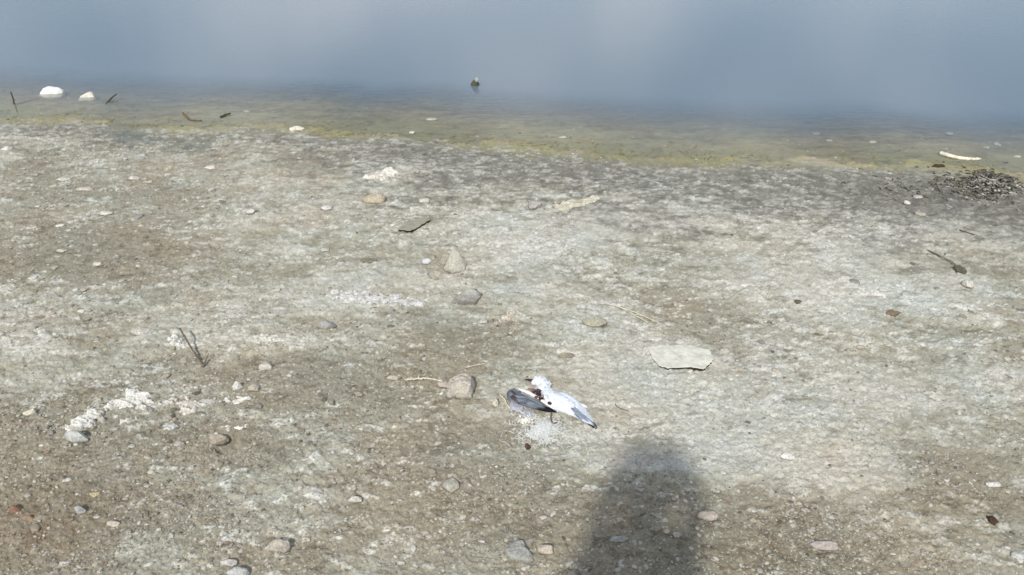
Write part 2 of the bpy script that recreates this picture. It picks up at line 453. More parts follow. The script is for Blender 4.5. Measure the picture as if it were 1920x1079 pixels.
# ------------------------------------------------------------------ water
def build_water():
    xs = np.concatenate([[-4000, -900, -200, -60, -25], np.linspace(-12, 12, 220), [25, 60, 200, 900, 4000]])
    ys = np.concatenate([np.linspace(1.5, 11, 150), [13, 16, 22, 35, 60, 150, 500, 1500, 5000]])
    X, Y = np.meshgrid(xs, ys); ny, nx = X.shape
    x = X.ravel(); y = Y.ravel()
    d = shore_d(x, y)
    V = np.stack([x, y, np.zeros_like(x)], 1)
    i = (np.arange(ny - 1)[:, None] * nx + np.arange(nx - 1)[None, :]).ravel()
    Fc = np.stack([i, i + 1, i + nx + 1, i + nx], 1)
    keep = (d[Fc] < .35).any(1)
    Fc = Fc[keep]
    used = np.unique(Fc); remap = -np.ones(len(V), int); remap[used] = np.arange(len(used))
    V = V[used]; Fc = remap[Fc]; d = d[used]
    # silt held in the water thickens with depth: stored as one number per point
    silt = sstep(-.20, -1.45, d + .14 * fbm(V[:, 0], V[:, 1], 1.1, 3, 91))
    col = np.stack([silt] * 3, 1)
    m = bpy.data.materials.new('lake_water'); m.use_nodes = True; nt = m.node_tree; nt.nodes.clear(); N = nt.nodes.new; L = nt.links.new
    out = N('ShaderNodeOutputMaterial'); a = N('ShaderNodeAttribute'); a.attribute_name = 'col'
    tr = N('ShaderNodeBsdfTransparent'); tr.inputs[0].default_value = (.86, .88, .84, 1)
    df = N('ShaderNodeBsdfDiffuse'); df.inputs[0].default_value = (.165, .220, .262, 1)
    sx = N('ShaderNodeSeparateColor'); L(a.outputs['Color'], sx.inputs[0])
    mul = N('ShaderNodeMath'); mul.operation = 'MULTIPLY'; mul.inputs[1].default_value = .95; L(sx.outputs[0], mul.inputs[0])
    m1 = N('ShaderNodeMixShader'); L(mul.outputs[0], m1.inputs[0]); L(tr.outputs[0], m1.inputs[1]); L(df.outputs[0], m1.inputs[2])
    gl = N('ShaderNodeBsdfGlossy'); gl.inputs['Roughness'].default_value = .035
    fr = N('ShaderNodeLayerWeight'); fr.inputs['Blend'].default_value = .5
    pw = N('ShaderNodeMath'); pw.operation = 'POWER'; pw.inputs[1].default_value = 5; L(fr.outputs['Facing'], pw.inputs[0])
    ma = N('ShaderNodeMath'); ma.operation = 'MULTIPLY_ADD'; ma.inputs[1].default_value = .98; ma.inputs[2].default_value = .02; L(pw.outputs[0], ma.inputs[0])
    tc = N('ShaderNodeTexCoord'); mp = N('ShaderNodeMapping'); mp.inputs['Scale'].default_value = (1, 2.6, 1); L(tc.outputs['Object'], mp.inputs[0])
    n = N('ShaderNodeTexNoise'); n.inputs['Scale'].default_value = 9; n.inputs['Detail'].default_value = 5; n.inputs['Roughness'].default_value = .6; L(mp.outputs[0], n.inputs['Vector'])
    bp = N('ShaderNodeBump'); bp.inputs['Strength'].default_value = .35; bp.inputs['Distance'].default_value = .004; L(n.outputs[0], bp.inputs['Height'])
    L(bp.outputs[0], gl.inputs['Normal']); L(bp.outputs[0], fr.inputs['Normal'])
    m2 = N('ShaderNodeMixShader'); L(ma.outputs[0], m2.inputs[0]); L(m1.outputs[0], m2.inputs[1]); L(gl.outputs[0], m2.inputs[2])
    L(m2.outputs[0], out.inputs[0])
    o = mesh_obj('water', V, Fc, col, m)
    tag(o, 'calm grey blue lake water reflecting the cloudy sky', kind='structure')


build_water()


# ------------------------------------------------------------------ gravel (nobody could count it)
def scatter(name, n, seed, sub, pxmed, pxsig, ymin, ymax, tones, label, cat, dens=None, flat=(.35, .7), blend=.5, dmin=.05):
    r = np.random.default_rng(seed)
    px = r.uniform(-260, 2180, n * 4); py = r.uniform(ymin, ymax, n * 4)
    cx = (px - 960) / F; cy = (540 - py) / F
    dy = math.cos(PITCH) + cy * math.sin(PITCH); dz = -math.sin(PITCH) + cy * math.cos(PITCH)
    t = (.04 - CAMZ) / dz
    x = cx * t; y = dy * t
    d = shore_d(x, y); c = crustness(x, y)
    pr = np.ones_like(x) * .55
    pr *= .35 + .9 * sstep(-.2, .35, fbm(x, y, 4, 3, seed + 5))
    if dens is not None: pr *= dens(x, y, d, c, py)
    k = (r.uniform(0, 1, len(x)) < pr) & (d > dmin)
    x, y, c, t, py = x[k][:n], y[k][:n], c[k][:n], t[k][:n], py[k][:n]
    n = len(x)
    size = np.clip(np.exp(r.normal(math.log(pxmed), pxsig, n)), .8, pxmed * 3.6) * (t / F) * .5
    z = base_h(x, y) + relief(x, y, c)
    T, TF = ICO[sub]; nv = len(T)
    var = [np.array([1 + .42 * noise3(*(T.T * 1.5 + q * 7.7), seed=q)]).T * T for q in range(8)]
    var = np.stack(var)
    q = r.integers(0, 8, n); V = var[q]
    sx = size * r.uniform(.8, 1.4, n); sy = size * r.uniform(.6, 1.1, n); sz = size * r.uniform(flat[0], flat[1], n)
    V = V * np.stack([sx, sy, sz], 1)[:, None, :]
    V = V + 0
    a = r.uniform(0, 6.283, n); ca, sa = np.cos(a)[:, None], np.sin(a)[:, None]
    VX = V[:, :, 0] * ca - V[:, :, 1] * sa; VY = V[:, :, 0] * sa + V[:, :, 1] * ca
    V = np.stack([VX + x[:, None], VY + y[:, None], V[:, :, 2] + (z + sz * .05)[:, None]], 2).reshape(-1, 3)
    Fc = (TF[None] + (np.arange(n) * nv)[:, None, None]).reshape(-1, 3)
    tones = np.array([np.append(lin(*t_[:3]), t_[3]) for t_ in tones]); p = tones[:, 3] / tones[:, 3].sum()
    tc = tones[r.choice(len(tones), n, p=p), :3] * r.uniform(.75, 1.2, n)[:, None]
    # salt dust settles on stones where the ground itself is salted
    cc = blend + r.uniform(-.2, .25, n)[:, None]
    tc = tc * (1 - cc) + ground_colour(x, y)[0] * 1.06 * cc
    col = np.repeat(tc, nv, 0)
    o = mesh_obj(name, V, Fc, col, M_PEB, smooth=sub > 1)
    tag(o, label, cat, kind='stuff')


band_ = lambda x, y, d, c, py: np.where((d < .14) & (d > -1.0), .9, 0.) * sstep(-.25, .3, fbm(x, y, 5, 3, 131))
near = lambda x, y, d, c, py: np.clip(.25 + (py - 520) / 520, .12, 1) * np.clip(1.15 - .6 * c, .25, 1.2)
scatter('gravel', 46000, 101, 1, 3.0, .5, 330, 1180, [(176, 170, 156, 5), (150, 140, 122, 4), (120, 110, 94, 3), (78, 70, 58, 3), (200, 197, 188, 3), (150, 116, 92, .8)],
        'fine gravel and grit strewn over the mud', 'gravel', near, blend=.35)
scatter('coarse_gravel', 1700, 102, 2, 5.8, .4, 380, 1180, [(196, 190, 176, 6), (170, 162, 146, 4), (142, 134, 120, 2), (206, 204, 198, 4), (170, 140, 118, .7)],
        'coarser pale gravel lying among the finer grit', 'gravel', near, flat=(.25, .5), blend=.62)
scatter('shoreline_grit', 2600, 104, 1, 3.0, .45, 150, 360, [(206, 200, 184, 3), (176, 168, 146, 3), (110, 100, 78, 3), (78, 72, 58, 2.4)],
        'small shell bits and dark crumbs lying in the shallows and along the waterline', 'shell grit', band_, flat=(.25, .5), blend=.35, dmin=-1.0)
scatter('salt_flakes', 12000, 103, 1, 4.4, .5, 268, 800, [(205, 203, 195, 6), (184, 180, 168, 4), (150, 146, 136, 3), (110, 104, 94, 1.4)],
        'thin curled flakes of pale salt crust covering the upper shore', 'salt crust', lambda x, y, d, c, py: np.clip(1.3 - (py - 300) / 560, .15, 1) * np.clip(.4 + .8 * c, .2, 1.2), flat=(.15, .35), blend=.72)


# ------------------------------------------------------------------ stones
def stone(name, px, py, w, h, col, label=None, cat='stone', tall=.45, seed=1, planes=15, cut=.66, rough=.10, outline=None, group=None, rot=None, tilt=(0, 0), sub=4,
          m=None, top=None, taper=0., sink=.22, parent=None, zoff=0., mott=.16, flattop=None, shade_damp=.7):
    s, sn = mpp(px, py); cs = math.sqrt(1 - sn * sn)
    Ht = h * s * tall / cs; D = h * s * (1 - tall) / sn; W = w * s
    p = P(px, py + .5 * h * tall)                      # ground under the middle of the stone
    z0 = gz(p.x, p.y) if shore_d(p.x, p.y) > 0 else max(float(base_h(p.x, p.y)), -.03)
    T, TF = ICO[sub]; V = T.copy(); rr = random.Random(seed)
    for k in range(planes):
        nrm = np.array([rr.gauss(0, 1), rr.gauss(0, 1), rr.gauss(0, .8)]); nrm /= np.linalg.norm(nrm)
        q = V @ nrm; lim = cut + rr.uniform(-.1, .12)
        V = V - np.maximum(q - lim, 0)[:, None] * nrm * .92
    if flattop is not None: V[:, 2] = np.minimum(V[:, 2], flattop + .08 * noise3(*(T.T * 3), seed=seed))
    V = V * (1 + rough * noise3(*(T.T * 1.6 + seed * 3.1), seed=seed) + rough * .45 * noise3(*(T.T * 4.3 + seed), seed=seed + 1) + rough * .45 * noise3(*(T.T * 10), seed=seed + 2) + rough * .25 * noise3(*(T.T * 23), seed=seed + 3))[:, None]
    if outline:                                        # plan shape given as (angle, radius) pairs
        an = np.degrees(np.arctan2(V[:, 1], V[:, 0])) % 360
        oa = [a for a, _ in outline]; orr = [b for _, b in outline]
        f = np.interp(an, oa + [oa[0] + 360], orr + [orr[0]])
        V[:, 0] *= f; V[:, 1] *= f
    if taper:
        k = 1 - taper * np.clip((V[:, 2] + .2) / 1.2, 0, 1); V[:, 0] *= k; V[:, 1] *= k
    span = V.max(0) - V.min(0)
    V[:, 0] *= W / span[0]; V[:, 1] *= D / span[1]
    V[:, 2] *= Ht / (V[:, 2].max() * (1 + sink))
    if tilt != (0, 0):
        V[:, 2] += V[:, 0] * math.tan(R(tilt[0])) + V[:, 1] * math.tan(R(tilt[1]))
    if rot:
        c_, s_ = math.cos(R(rot)), math.sin(R(rot)); V[:, :2] = V[:, :2] @ np.array([[c_, s_], [-s_, c_]])
    V[:, 2] += -V[:, 2].max() + Ht
    V += np.array([p.x, p.y, z0 + zoff])
    cl = lin(*col) * .9
    n1 = noise3(*(T.T * 2.2 + seed), seed=seed + 5); n2 = noise3(*(T.T * 7 + seed), seed=seed + 6)
    cc = cl[None] * (1 + mott * n1 + mott * .8 * n2)[:, None]
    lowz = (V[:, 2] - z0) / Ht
    dk = sstep(.22, .02, lowz + .06 * n2)[:, None] * shade_damp  # contact shade painted on the foot; in water also the wet waterline
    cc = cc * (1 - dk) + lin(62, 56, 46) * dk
    if top:
        k = sstep(.35, .6, (V[:, 2] - V[:, 2].min()) / (V[:, 2].max() - V[:, 2].min()) + .15 * n2)[:, None]
        cc = cc * (1 - k) + lin(*top) * k
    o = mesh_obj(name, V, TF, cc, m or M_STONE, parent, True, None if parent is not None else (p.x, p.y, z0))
    if parent is None: tag(o, label, cat, group)
    return o


WH = (238, 237, 230); PALE = (206, 201, 188); TAN = (190, 172, 146); GR = (168, 164, 155); PINK = (190, 182, 170); DKG = (86, 82, 72)
stone('stone', 99, 170, 46, 25, WH, 'large bright white smooth stone in the shallows at the far left', tall=.72, seed=3, planes=6, cut=.85, rough=.08,
      outline=[(0, 1.15), (60, .9), (120, .95), (180, 1), (240, 1.05), (300, .85)], mott=.12)
stone('stone', 165, 179, 36, 21, (226, 222, 208), 'blocky cream white stone in the shallows next to a dark twig', tall=.72, seed=9, planes=12, cut=.68, rough=.08, mott=.1)
stone('stone', 557, 241, 28, 13, (222, 214, 196), 'flat cream stone lying across the green algae edge left of centre', tall=.6, seed=12, rot=15)
st = stone('stone', 892, 157, 20, 21, (84, 82, 66), 'dark olive stone with a white cap standing alone in the water', tall=.85, seed=15, planes=5, rough=.14, taper=.25, sink=.5)
stone('stone', 1270, 152, 17, 7, (78, 76, 62), 'low dark stone just breaking the water right of centre', tall=.6, seed=18)
stone('stone', 705, 372, 44, 25, (190, 178, 156), 'tan sandstone lump with a smooth rounded left end on the upper shore', tall=.6, seed=21, planes=8, cut=.8, outline=[(0, 1.0), (70, .85), (180, 1.25), (290, .85)])
stone('stone', 1002, 384, 27, 19, (170, 164, 158), 'grey angular stone left of the long pale crust ridge', tall=.6, seed=24, planes=11, cut=.7)


def faceted(base, tops, col, label, seed):
    """angular rock: hull of ground points and raised corners, given by where they are seen"""
    bm = bmesh.new(); c0 = P(*base[0]); g = gz(c0.x, c0.y)
    for a, b in base:
        p = P(a, b); bm.verts.new((p.x, p.y, gz(p.x, p.y) - .012)); bm.verts.new((p.x, p.y, gz(p.x, p.y) + .003))
    for a, b, h in tops: bm.verts.new(P(a, b, h))
    r_ = bmesh.ops.convex_hull(bm, input=bm.verts[:]); bmesh.ops.delete(bm, geom=[e for e in r_['geom_interior'] if isinstance(e, bmesh.types.BMVert)], context='VERTS')
    bmesh.ops.subdivide_edges(bm, edges=bm.edges[:], cuts=7, use_grid_fill=True); bmesh.ops.triangulate(bm, faces=bm.faces[:])
    for _ in range(2): bmesh.ops.smooth_vert(bm, verts=bm.verts[:], factor=.4, use_axis_x=True, use_axis_y=True, use_axis_z=True)
    V = np.array([v.co[:] for v in bm.verts]); bm.verts.index_update(); Fc = [[v.index for v in f.verts] for f in bm.faces]; bm.free()
    ctr = V.mean(0); d = V - ctr; d /= np.linalg.norm(d, axis=1)[:, None]
    n1 = noise3(V[:, 0] * 55, V[:, 1] * 55, V[:, 2] * 55, seed); n2 = noise3(V[:, 0] * 150, V[:, 1] * 150, V[:, 2] * 150, seed + 1)
    V = V + d * (.0035 * n1 + .0018 * n2)[:, None]
    cc = lin(*col)[None] * (.92 + .14 * n1 + .12 * n2)[:, None]
    dk = sstep(.010, -.002, V[:, 2] - g)[:, None] * .7; cc = cc * (1 - dk) + lin(66, 60, 50) * dk  # contact shade painted into the lowest rim of the rock
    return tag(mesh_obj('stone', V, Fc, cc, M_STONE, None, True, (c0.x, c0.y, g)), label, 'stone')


faceted([(831, 512), (850, 517), (872, 512), (877, 500), (866, 490), (838, 494)], [(850, 464, .062), (858, 472, .058), (839, 492, .030), (868, 488, .034)], (190, 184, 168), 'upright triangular stone with a pointed top in the middle of the shore', 31)
faceted([(846, 574), (866, 578), (892, 575), (906, 558), (892, 548), (856, 562)], [(880, 541, .030), (890, 545, .028), (896, 562, .020), (864, 568, .012)], (182, 178, 168), 'pointed wedge of grey stone below the upright triangular stone', 33)
stone('stone', 692, 493, 32, 11, (128, 122, 105), 'small dark brown clod lying left of the upright triangular stone', tall=.6, seed=36)
stone('stone', 801, 494, 20, 14, (206, 206, 204), 'small round white stone beside the upright triangular stone', tall=.55, seed=39, planes=2, rough=.05)
stone('stone', 612, 612, 36, 24, (164, 162, 156), 'grey rounded stone with a dark right side left of centre', tall=.6, seed=42, planes=10, cut=.7)
stone('stone', 1114, 606, 46, 26, (176, 172, 152), 'half buried khaki stone next to the bent straws', tall=.35, seed=45, planes=6)


def plate(px_poly, z_near, z_far, thick, col, label, seed, side=(52, 47, 38)):
    """thin broken plate with an angular outline, higher along its near edge; gap shade is painted on the sides"""
    pts = [P(a, b) for a, b in px_poly]; q = []
    rr = random.Random(seed)
    for i, p in enumerate(pts):
        n_ = pts[(i + 1) % len(pts)]
        for k in range(6):
            t = k / 6; q.append(p.lerp(n_, t) + Vector((rr.gauss(0, .0016), rr.gauss(0, .0016), 0)))
    cx = sum(p.x for p in q) / len(q); cy = sum(p.y for p in q) / len(q); y0 = min(p.y for p in q); y1 = max(p.y for p in q)
    g = max(gz(p.x, p.y) for p in q[::4]) - .004
    V = []; cc = []; Fc = []; n = len(q); rings = 14
    def ht(x, y): return g + z_near + (z_far - z_near) * (y - y0) / (y1 - y0) + .0030 * float(fbm(np.array([x]), np.array([y]), 30, 3, seed)[0])
    for r_ in range(rings):
        t = 1 - r_ / rings
        for p in q:
            x = cx + (p.x - cx) * t; y = cy + (p.y - cy) * t
            V.append((x, y, ht(x, y) - (.0015 if r_ == 0 else 0)))
            cc.append(lin(*col) * (.92 + .16 * float(fbm(np.array([x]), np.array([y]), 45, 3, seed + 3)[0]) + .10 * float(noise2(x * 260, y * 260, 5))))
    V.append((cx, cy, ht(cx, cy))); cc.append(lin(*col))
    for r_ in range(rings - 1):
        for k in range(n):
            a = r_ * n + k; b = r_ * n + (k + 1) % n; Fc.append((a, b, b + n, a + n))
    for k in range(n): Fc.append(((rings - 1) * n + k, (rings - 1) * n + (k + 1) % n, rings * n))
    o0 = len(V)
    for p in q: V.append((p.x, p.y, ht(p.x, p.y) - .003)); cc.append(lin(*side))  # closed dark skirt: shade of a gap below, put into the colour
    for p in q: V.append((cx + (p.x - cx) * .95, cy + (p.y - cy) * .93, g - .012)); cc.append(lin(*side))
    for k in range(n):
        k2 = (k + 1) % n
        Fc.append((k2, k, o0 + k, o0 + k2)); Fc.append((o0 + k2, o0 + k, o0 + n + k, o0 + n + k2))
    Fc.append(tuple(o0 + n + k for k in range(n)))
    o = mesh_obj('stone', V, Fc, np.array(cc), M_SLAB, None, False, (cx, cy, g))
    return tag(o, label, 'stone')


plate([(1214, 655), (1222, 676), (1236, 692), (1250, 696), (1296, 695), (1318, 699), (1328, 690), (1338, 678), (1330, 660), (1296, 652), (1240, 650)], 0.011, .003, .004, (216, 213, 198),
      'big flat pale slab with angular outline and gap shade painted dark on its sides', 48)
plate([(748, 440), (770, 443), (790, 432), (808, 420), (790, 417), (762, 424)], .013, .008, .004, (160, 157, 140), 'long low slab tilted up at its right edge with gap shade painted below', 27)
stone('stone', 1063, 668, 34, 17, (146, 140, 122), 'small brown clod between the pinkish block and the big flat slab', tall=.5, seed=51)
stone('stone', 862, 724, 56, 54, (190, 181, 168), 'squarish pinkish grey block of stone just left of the dead gull', tall=.5, seed=54, planes=10, cut=.72, rough=.07, sub=5,
      outline=[(0, .86), (40, 1.05), (70, .92), (110, .88), (140, .95), (185, .95), (215, 1.15), (250, .95), (300, 1.0), (320, 1.08)], flattop=.55)
stone('stone', 832, 722, 26, 16, (192, 180, 168), 'little pinkish stone wedged against the left side of the squarish block', tall=.4, seed=55)
stone('stone', 929, 758, 13, 20, (206, 198, 176), 'tiny cream pebble at the left tip of the gull wing', tall=.5, seed=57)
stone('stone', 847, 911, 32, 34, (192, 186, 170), 'thin pale stone flake with an angled top in the brown mud under the pinkish block', tall=.3, seed=60, planes=10, cut=.7)
stone('stone', 972, 1031, 62, 42, (168, 167, 158), 'flat blue grey slab with a dark upper edge at the bottom centre', tall=.2, seed=63, planes=4, flattop=.4, rot=-24, outline=[(0, 1.2), (60, .8), (140, 1.1), (180, .9), (240, .9), (300, .95)], mott=.08)
stone('stone', 528, 1022, 42, 32, (178, 170, 156), 'rounded beige stone with a black notch at its right side near the bottom', tall=.5, seed=66, planes=10, cut=.7)
stone('stone', 447, 1071, 42, 26, (188, 187, 184), 'smooth light grey stone cut by the bottom edge of the photo', tall=.5, seed=69, planes=10, cut=.7)
stone('stone', 430, 1054, 32, 22, (198, 194, 188), 'whitish stone touching the light grey stone at the bottom edge', tall=.5, seed=70, planes=6)
stone('stone', 146, 822, 46, 30, (188, 188, 182), 'blue grey stone tucked under the near end of the long white crust', tall=.6, seed=72, planes=5, rough=.08)
stone('stone', 60, 776, 26, 18, (205, 198, 178), 'cream pebble alone in the brown mud left of the long white crust', tall=.55, seed=75)
stone('clod', 408, 824, 40, 26, (168, 158, 142), 'broken brown mud clod with a steep dark right edge', 'clod', tall=.5, seed=78, planes=12, cut=.66)
stone('stone', 1325, 966, 40, 26, (192, 180, 166), 'pinkish beige stone right of the photographer shadow', tall=.45, seed=81, planes=10, cut=.7)
stone('stone', 1546, 1023, 52, 22, (180, 168, 160), 'flat mauve stone in the dark mud at the bottom right', tall=.35, seed=84, planes=6, outline=[(0, 1.1), (90, .8), (180, 1.1), (270, .9)])
stone('stone', 1477, 861, 26, 15, (214, 212, 204), 'white pebble on the pale gravel right of the shadow', tall=.5, seed=87)
stone('stone', 1862, 908, 30, 15, (216, 210, 204), 'white oval pebble near the right edge on brown mud', tall=.45, seed=90)
stone('stone', 1158, 1011, 40, 14, (178, 178, 172), 'elongated pale stone inside the photographer shadow', tall=.5, seed=93)
stone('stone', 1268, 1003, 18, 15, (172, 166, 156), 'small square pale pebble at the right inside the shadow', tall=.5, seed=94)
stone('stone', 1228, 990, 22, 14, (166, 160, 146), 'small beige pebble in the middle of the shadow', tall=.5, seed=95)
stone('stone', 1232, 968, 26, 10, (176, 170, 158), 'slanting narrow pale chip in the middle of the shadow', tall=.5, seed=96, rot=-30)
stone('stone', 1163, 974, 16, 13, (176, 168, 148), 'small yellowish pebble at the left inside the shadow', tall=.5, seed=97)
stone('stone', 1020, 1031, 30, 22, (190, 178, 162), 'rounded beige pebble between the blue grey slab and the shadow', tall=.5, seed=98)
stone('stone', 664, 935, 28, 18, (204, 198, 188), 'whitish pebble in brown mud below the pinkish block', tall=.5, seed=99)
stone('stone', 30, 955, 24, 20, (140, 110, 90), 'rusty orange stone near the left edge', tall=.5, seed=100)
stone('stone', 54, 972, 26, 14, (158, 134, 112), 'lighter orange stone right under the rusty one', tall=.5, seed=101)
stone('stone', 152, 957, 22, 20, (172, 172, 168), 'small bluish stone with a dark right side near the rusty stones', tall=.6, seed=102)
stone('stone', 178, 930, 18, 13, (206, 190, 152), 'small yellow pebble above the bluish stone', tall=.5, seed=103)
stone('stone', 214, 984, 26, 14, (204, 192, 178), 'pale pinkish pebble right of the rusty stones', tall=.5, seed=104)
stone('stone', 48, 630, 52, 20, (196, 188, 174), 'flat pale stone near the left edge halfway up the shore', tall=.35, seed=105, planes=10, cut=.7)
stone('stone', 265, 624, 34, 20, (200, 194, 180), 'pale chip of stone left of the dark bent twig', tall=.4, seed=106, rot=25)
stone('stone', 250, 333, 22, 10, (216, 208, 198), 'pale oval pebble on the upper left shore', tall=.5, seed=107)
stone('stone', 395, 313, 24, 10, (214, 204, 192), 'pinkish white pebble on the upper shore below the flat cream stone', tall=.5, seed=108)
stone('stone', 471, 403, 18, 11, (214, 208, 198), 'bright pebble on the brownish patch of the upper shore', tall=.5, seed=109)
stone('stone', 14, 281, 20, 11, (214, 210, 204), 'white pebble at the left edge just above the grey shore belt', tall=.5, seed=110)
stone('stone', 118, 336, 26, 9, (204, 198, 186), 'long pale pebble on the upper left shore', tall=.5, seed=111)
stone('stone', 158, 355, 32, 9, (194, 188, 172), 'dull beige pebble below the long pale pebble', tall=.4, seed=112)
stone('stone', 200, 401, 26, 9, (206, 200, 184), 'beige chip with a dark underside left of centre on the upper shore', tall=.5, seed=113)
stone('stone', 796, 380, 20, 12, (208, 204, 192), 'pale pebble right of the tan sandstone lump', tall=.5, seed=114)
stone('stone', 613, 394, 24, 12, (206, 204, 200), 'light grey pebble left of the tan sandstone lump', tall=.5, seed=115)
stone('stone', 183, 496, 18, 10, (212, 206, 188), 'bright pebble at the lower edge of the big dark mud patch', tall=.5, seed=116)
stone('stone', 118, 473, 20, 9, (200, 194, 176), 'pale pebble on the big dark mud patch', tall=.5, seed=117)
stone('stone', 1812, 537, 22, 18, (202, 196, 184), 'round pale stone among dark streaks near the right edge', tall=.6, seed=118, planes=10, cut=.7)
stone('clod', 1799, 507, 22, 22, (112, 106, 92), 'dark crumbly clod just above the round pale stone at the right', 'clod', tall=.5, seed=119, rough=.3)
stone('clod', 1495, 569, 14, 9, (104, 98, 86), 'tiny dark clod on the smooth grey crust', 'clod', tall=.5, seed=120)
stone('clod', 1670, 591, 30, 16, (132, 112, 94), 'reddish brown crumbly clod on the white crust at the right', 'clod', tall=.5, seed=121, rough=.3)
stone('clod', 1757, 312, 26, 12, (74, 62, 46), 'dark brown clod on the algae edge under the driftwood', 'clod', tall=.6, seed=122, rough=.25)
stone('clod', 1858, 976, 18, 22, (76, 58, 46), 'dark reddish clod near the bottom right corner', 'clod', tall=.3, seed=123, rough=.25)
stone('stone', 1908, 1043, 26, 20, (204, 206, 200), 'white stone at the right edge near the bottom corner', tall=.5, seed=124)
stone('stone', 809, 223, 22, 7, (226, 220, 206), 'white sliver of stone in the shallow water left of centre', tall=.5, seed=125)
stone('stone', 1637, 266, 15, 7, (222, 212, 190), 'small white stone on the algae right of centre', tall=.5, seed=126)
stone('stone', 1870, 268, 13, 9, (226, 218, 210), 'small white stone in the shallows nearest the right edge of the driftwood', tall=.5, seed=127)
stone('stone', 1850, 274, 11, 7, (214, 208, 196), 'smaller greyish white stone beside the one near the driftwood', tall=.5, seed=128)
stone('stone', 1782, 248, 14, 7, (218, 214, 210), 'white stone in the water above the driftwood', tall=.5, seed=129)
stone('stone', 1908, 293, 16, 7, (230, 224, 210), 'white stone at the far right edge of the algae', tall=.5, seed=130)
stone('stone', 773, 249, 12, 7, (220, 210, 196), 'tiny pale stone on the algae left of centre', tall=.5, seed=131)
stone('stone', 1055, 258, 16, 6, (220, 214, 204), 'tiny pale stone on the algae right of centre', tall=.5, seed=132)
stone('stone', 1700, 382, 14, 10, (222, 218, 208), 'bright chip on the dark grey shore left of the weed heap', tall=.5, seed=133)
stone('stone', 1720, 371, 18, 9, (184, 180, 174), 'curved grey chip above the bright chip by the weed heap', tall=.5, seed=134)
stone('stone', 1555, 262, 14, 6, (206, 198, 178), 'dull cream stone on the algae left of the small white one', tall=.5, seed=135)
stone('stone', 1530, 248, 18, 7, (196, 190, 172), 'pair-sized beige stone in the shallows right of centre', tall=.5, seed=136)
stone('stone', 463, 209, 14, 6, (208, 202, 186), 'faint pale stone under the shallow water left of centre', tall=.5, seed=137)
stone('stone', 445, 722, 24, 24, (206, 204, 196), 'upright white chip on brown mud right of the bent twig', tall=.6, seed=138, planes=9, cut=.7, taper=.4)
stone('stone', 477, 730, 22, 18, (184, 174, 160), 'round beige pebble right of the upright white chip', tall=.5, seed=139)
stone('stone', 500, 690, 26, 18, (196, 192, 178), 'pale stone above the round beige pebble', tall=.5, seed=140)
stone('stone', 738, 710, 26, 12, (188, 180, 166), 'pale pebble at the left end of the pale twig', tall=.5, seed=141)
stone('stone', 850, 745, 1, 1, PALE, 'x', seed=1, sub=1) if False else None

# white cap (bird lime) on the stone in the water
p = P(896, 148, .09)
cap_root = st
cap_root['_o'] = tuple(st.location)
T, TF = ICO[3]
zt = max(v.co.z for v in st.data.vertices) + st.location.z
cv = T * np.array([.017, .016, .018]) * (1 + .2 * noise3(*(T.T * 2), seed=4))[:, None] + np.array([st.location.x + .008, st.location.y - .004, zt - .004])
mesh_obj('white_cap', cv, TF, np.broadcast_to(lin(160, 164, 158), (len(cv), 3)), M_STONE, st)
del st['_o']


# medium pebbles: each described by the landmark it lies next to
LM = [(97, 170, 'the bright white stone'), (557, 241, 'the flat cream stone'), (705, 372, 'the tan sandstone lump'), (1002, 384, 'the grey angular stone'), (778, 432, 'the long tilted slab'),
      (852, 492, 'the upright triangular stone'), (876, 562, 'the pointed wedge stone'), (612, 612, 'the grey rounded stone'), (1114, 606, 'the khaki stone'), (1278, 678, 'the big flat slab'),
      (862, 724, 'the squarish pinkish block'), (1030, 755, 'the dead gull'), (847, 911, 'the thin pale stone flake'), (972, 1031, 'the blue grey slab'), (528, 1022, 'the rounded beige stone'),
      (447, 1071, 'the light grey stone at the bottom edge'), (200, 780, 'the long white crust ridge'), (408, 824, 'the broken mud clod'), (1325, 966, 'the pinkish beige stone'),
      (1546, 1023, 'the flat mauve stone'), (1477, 861, 'the white pebble on pale gravel'), (1862, 908, 'the white oval pebble'), (1240, 950, 'the shadow of the head'), (40, 962, 'the rusty stones'),
      (48, 630, 'the flat pale stone'), (360, 650, 'the bent twig'), (395, 313, 'the pinkish white pebble'), (110, 470, 'the big dark mud patch'), (1812, 537, 'the round pale stone'),
      (1670, 591, 'the reddish clod'), (1860, 350, 'the weed heap'), (1495, 569, 'the tiny dark clod'), (1858, 976, 'the dark reddish clod'), (490, 641, 'the flat flaky crust')]
rp = random.Random(5)
tones = [('small whitish', (204, 200, 190)), ('small beige', (184, 175, 158)), ('small grey', (160, 156, 148))]
seen = set(); k = 0; tries = 0
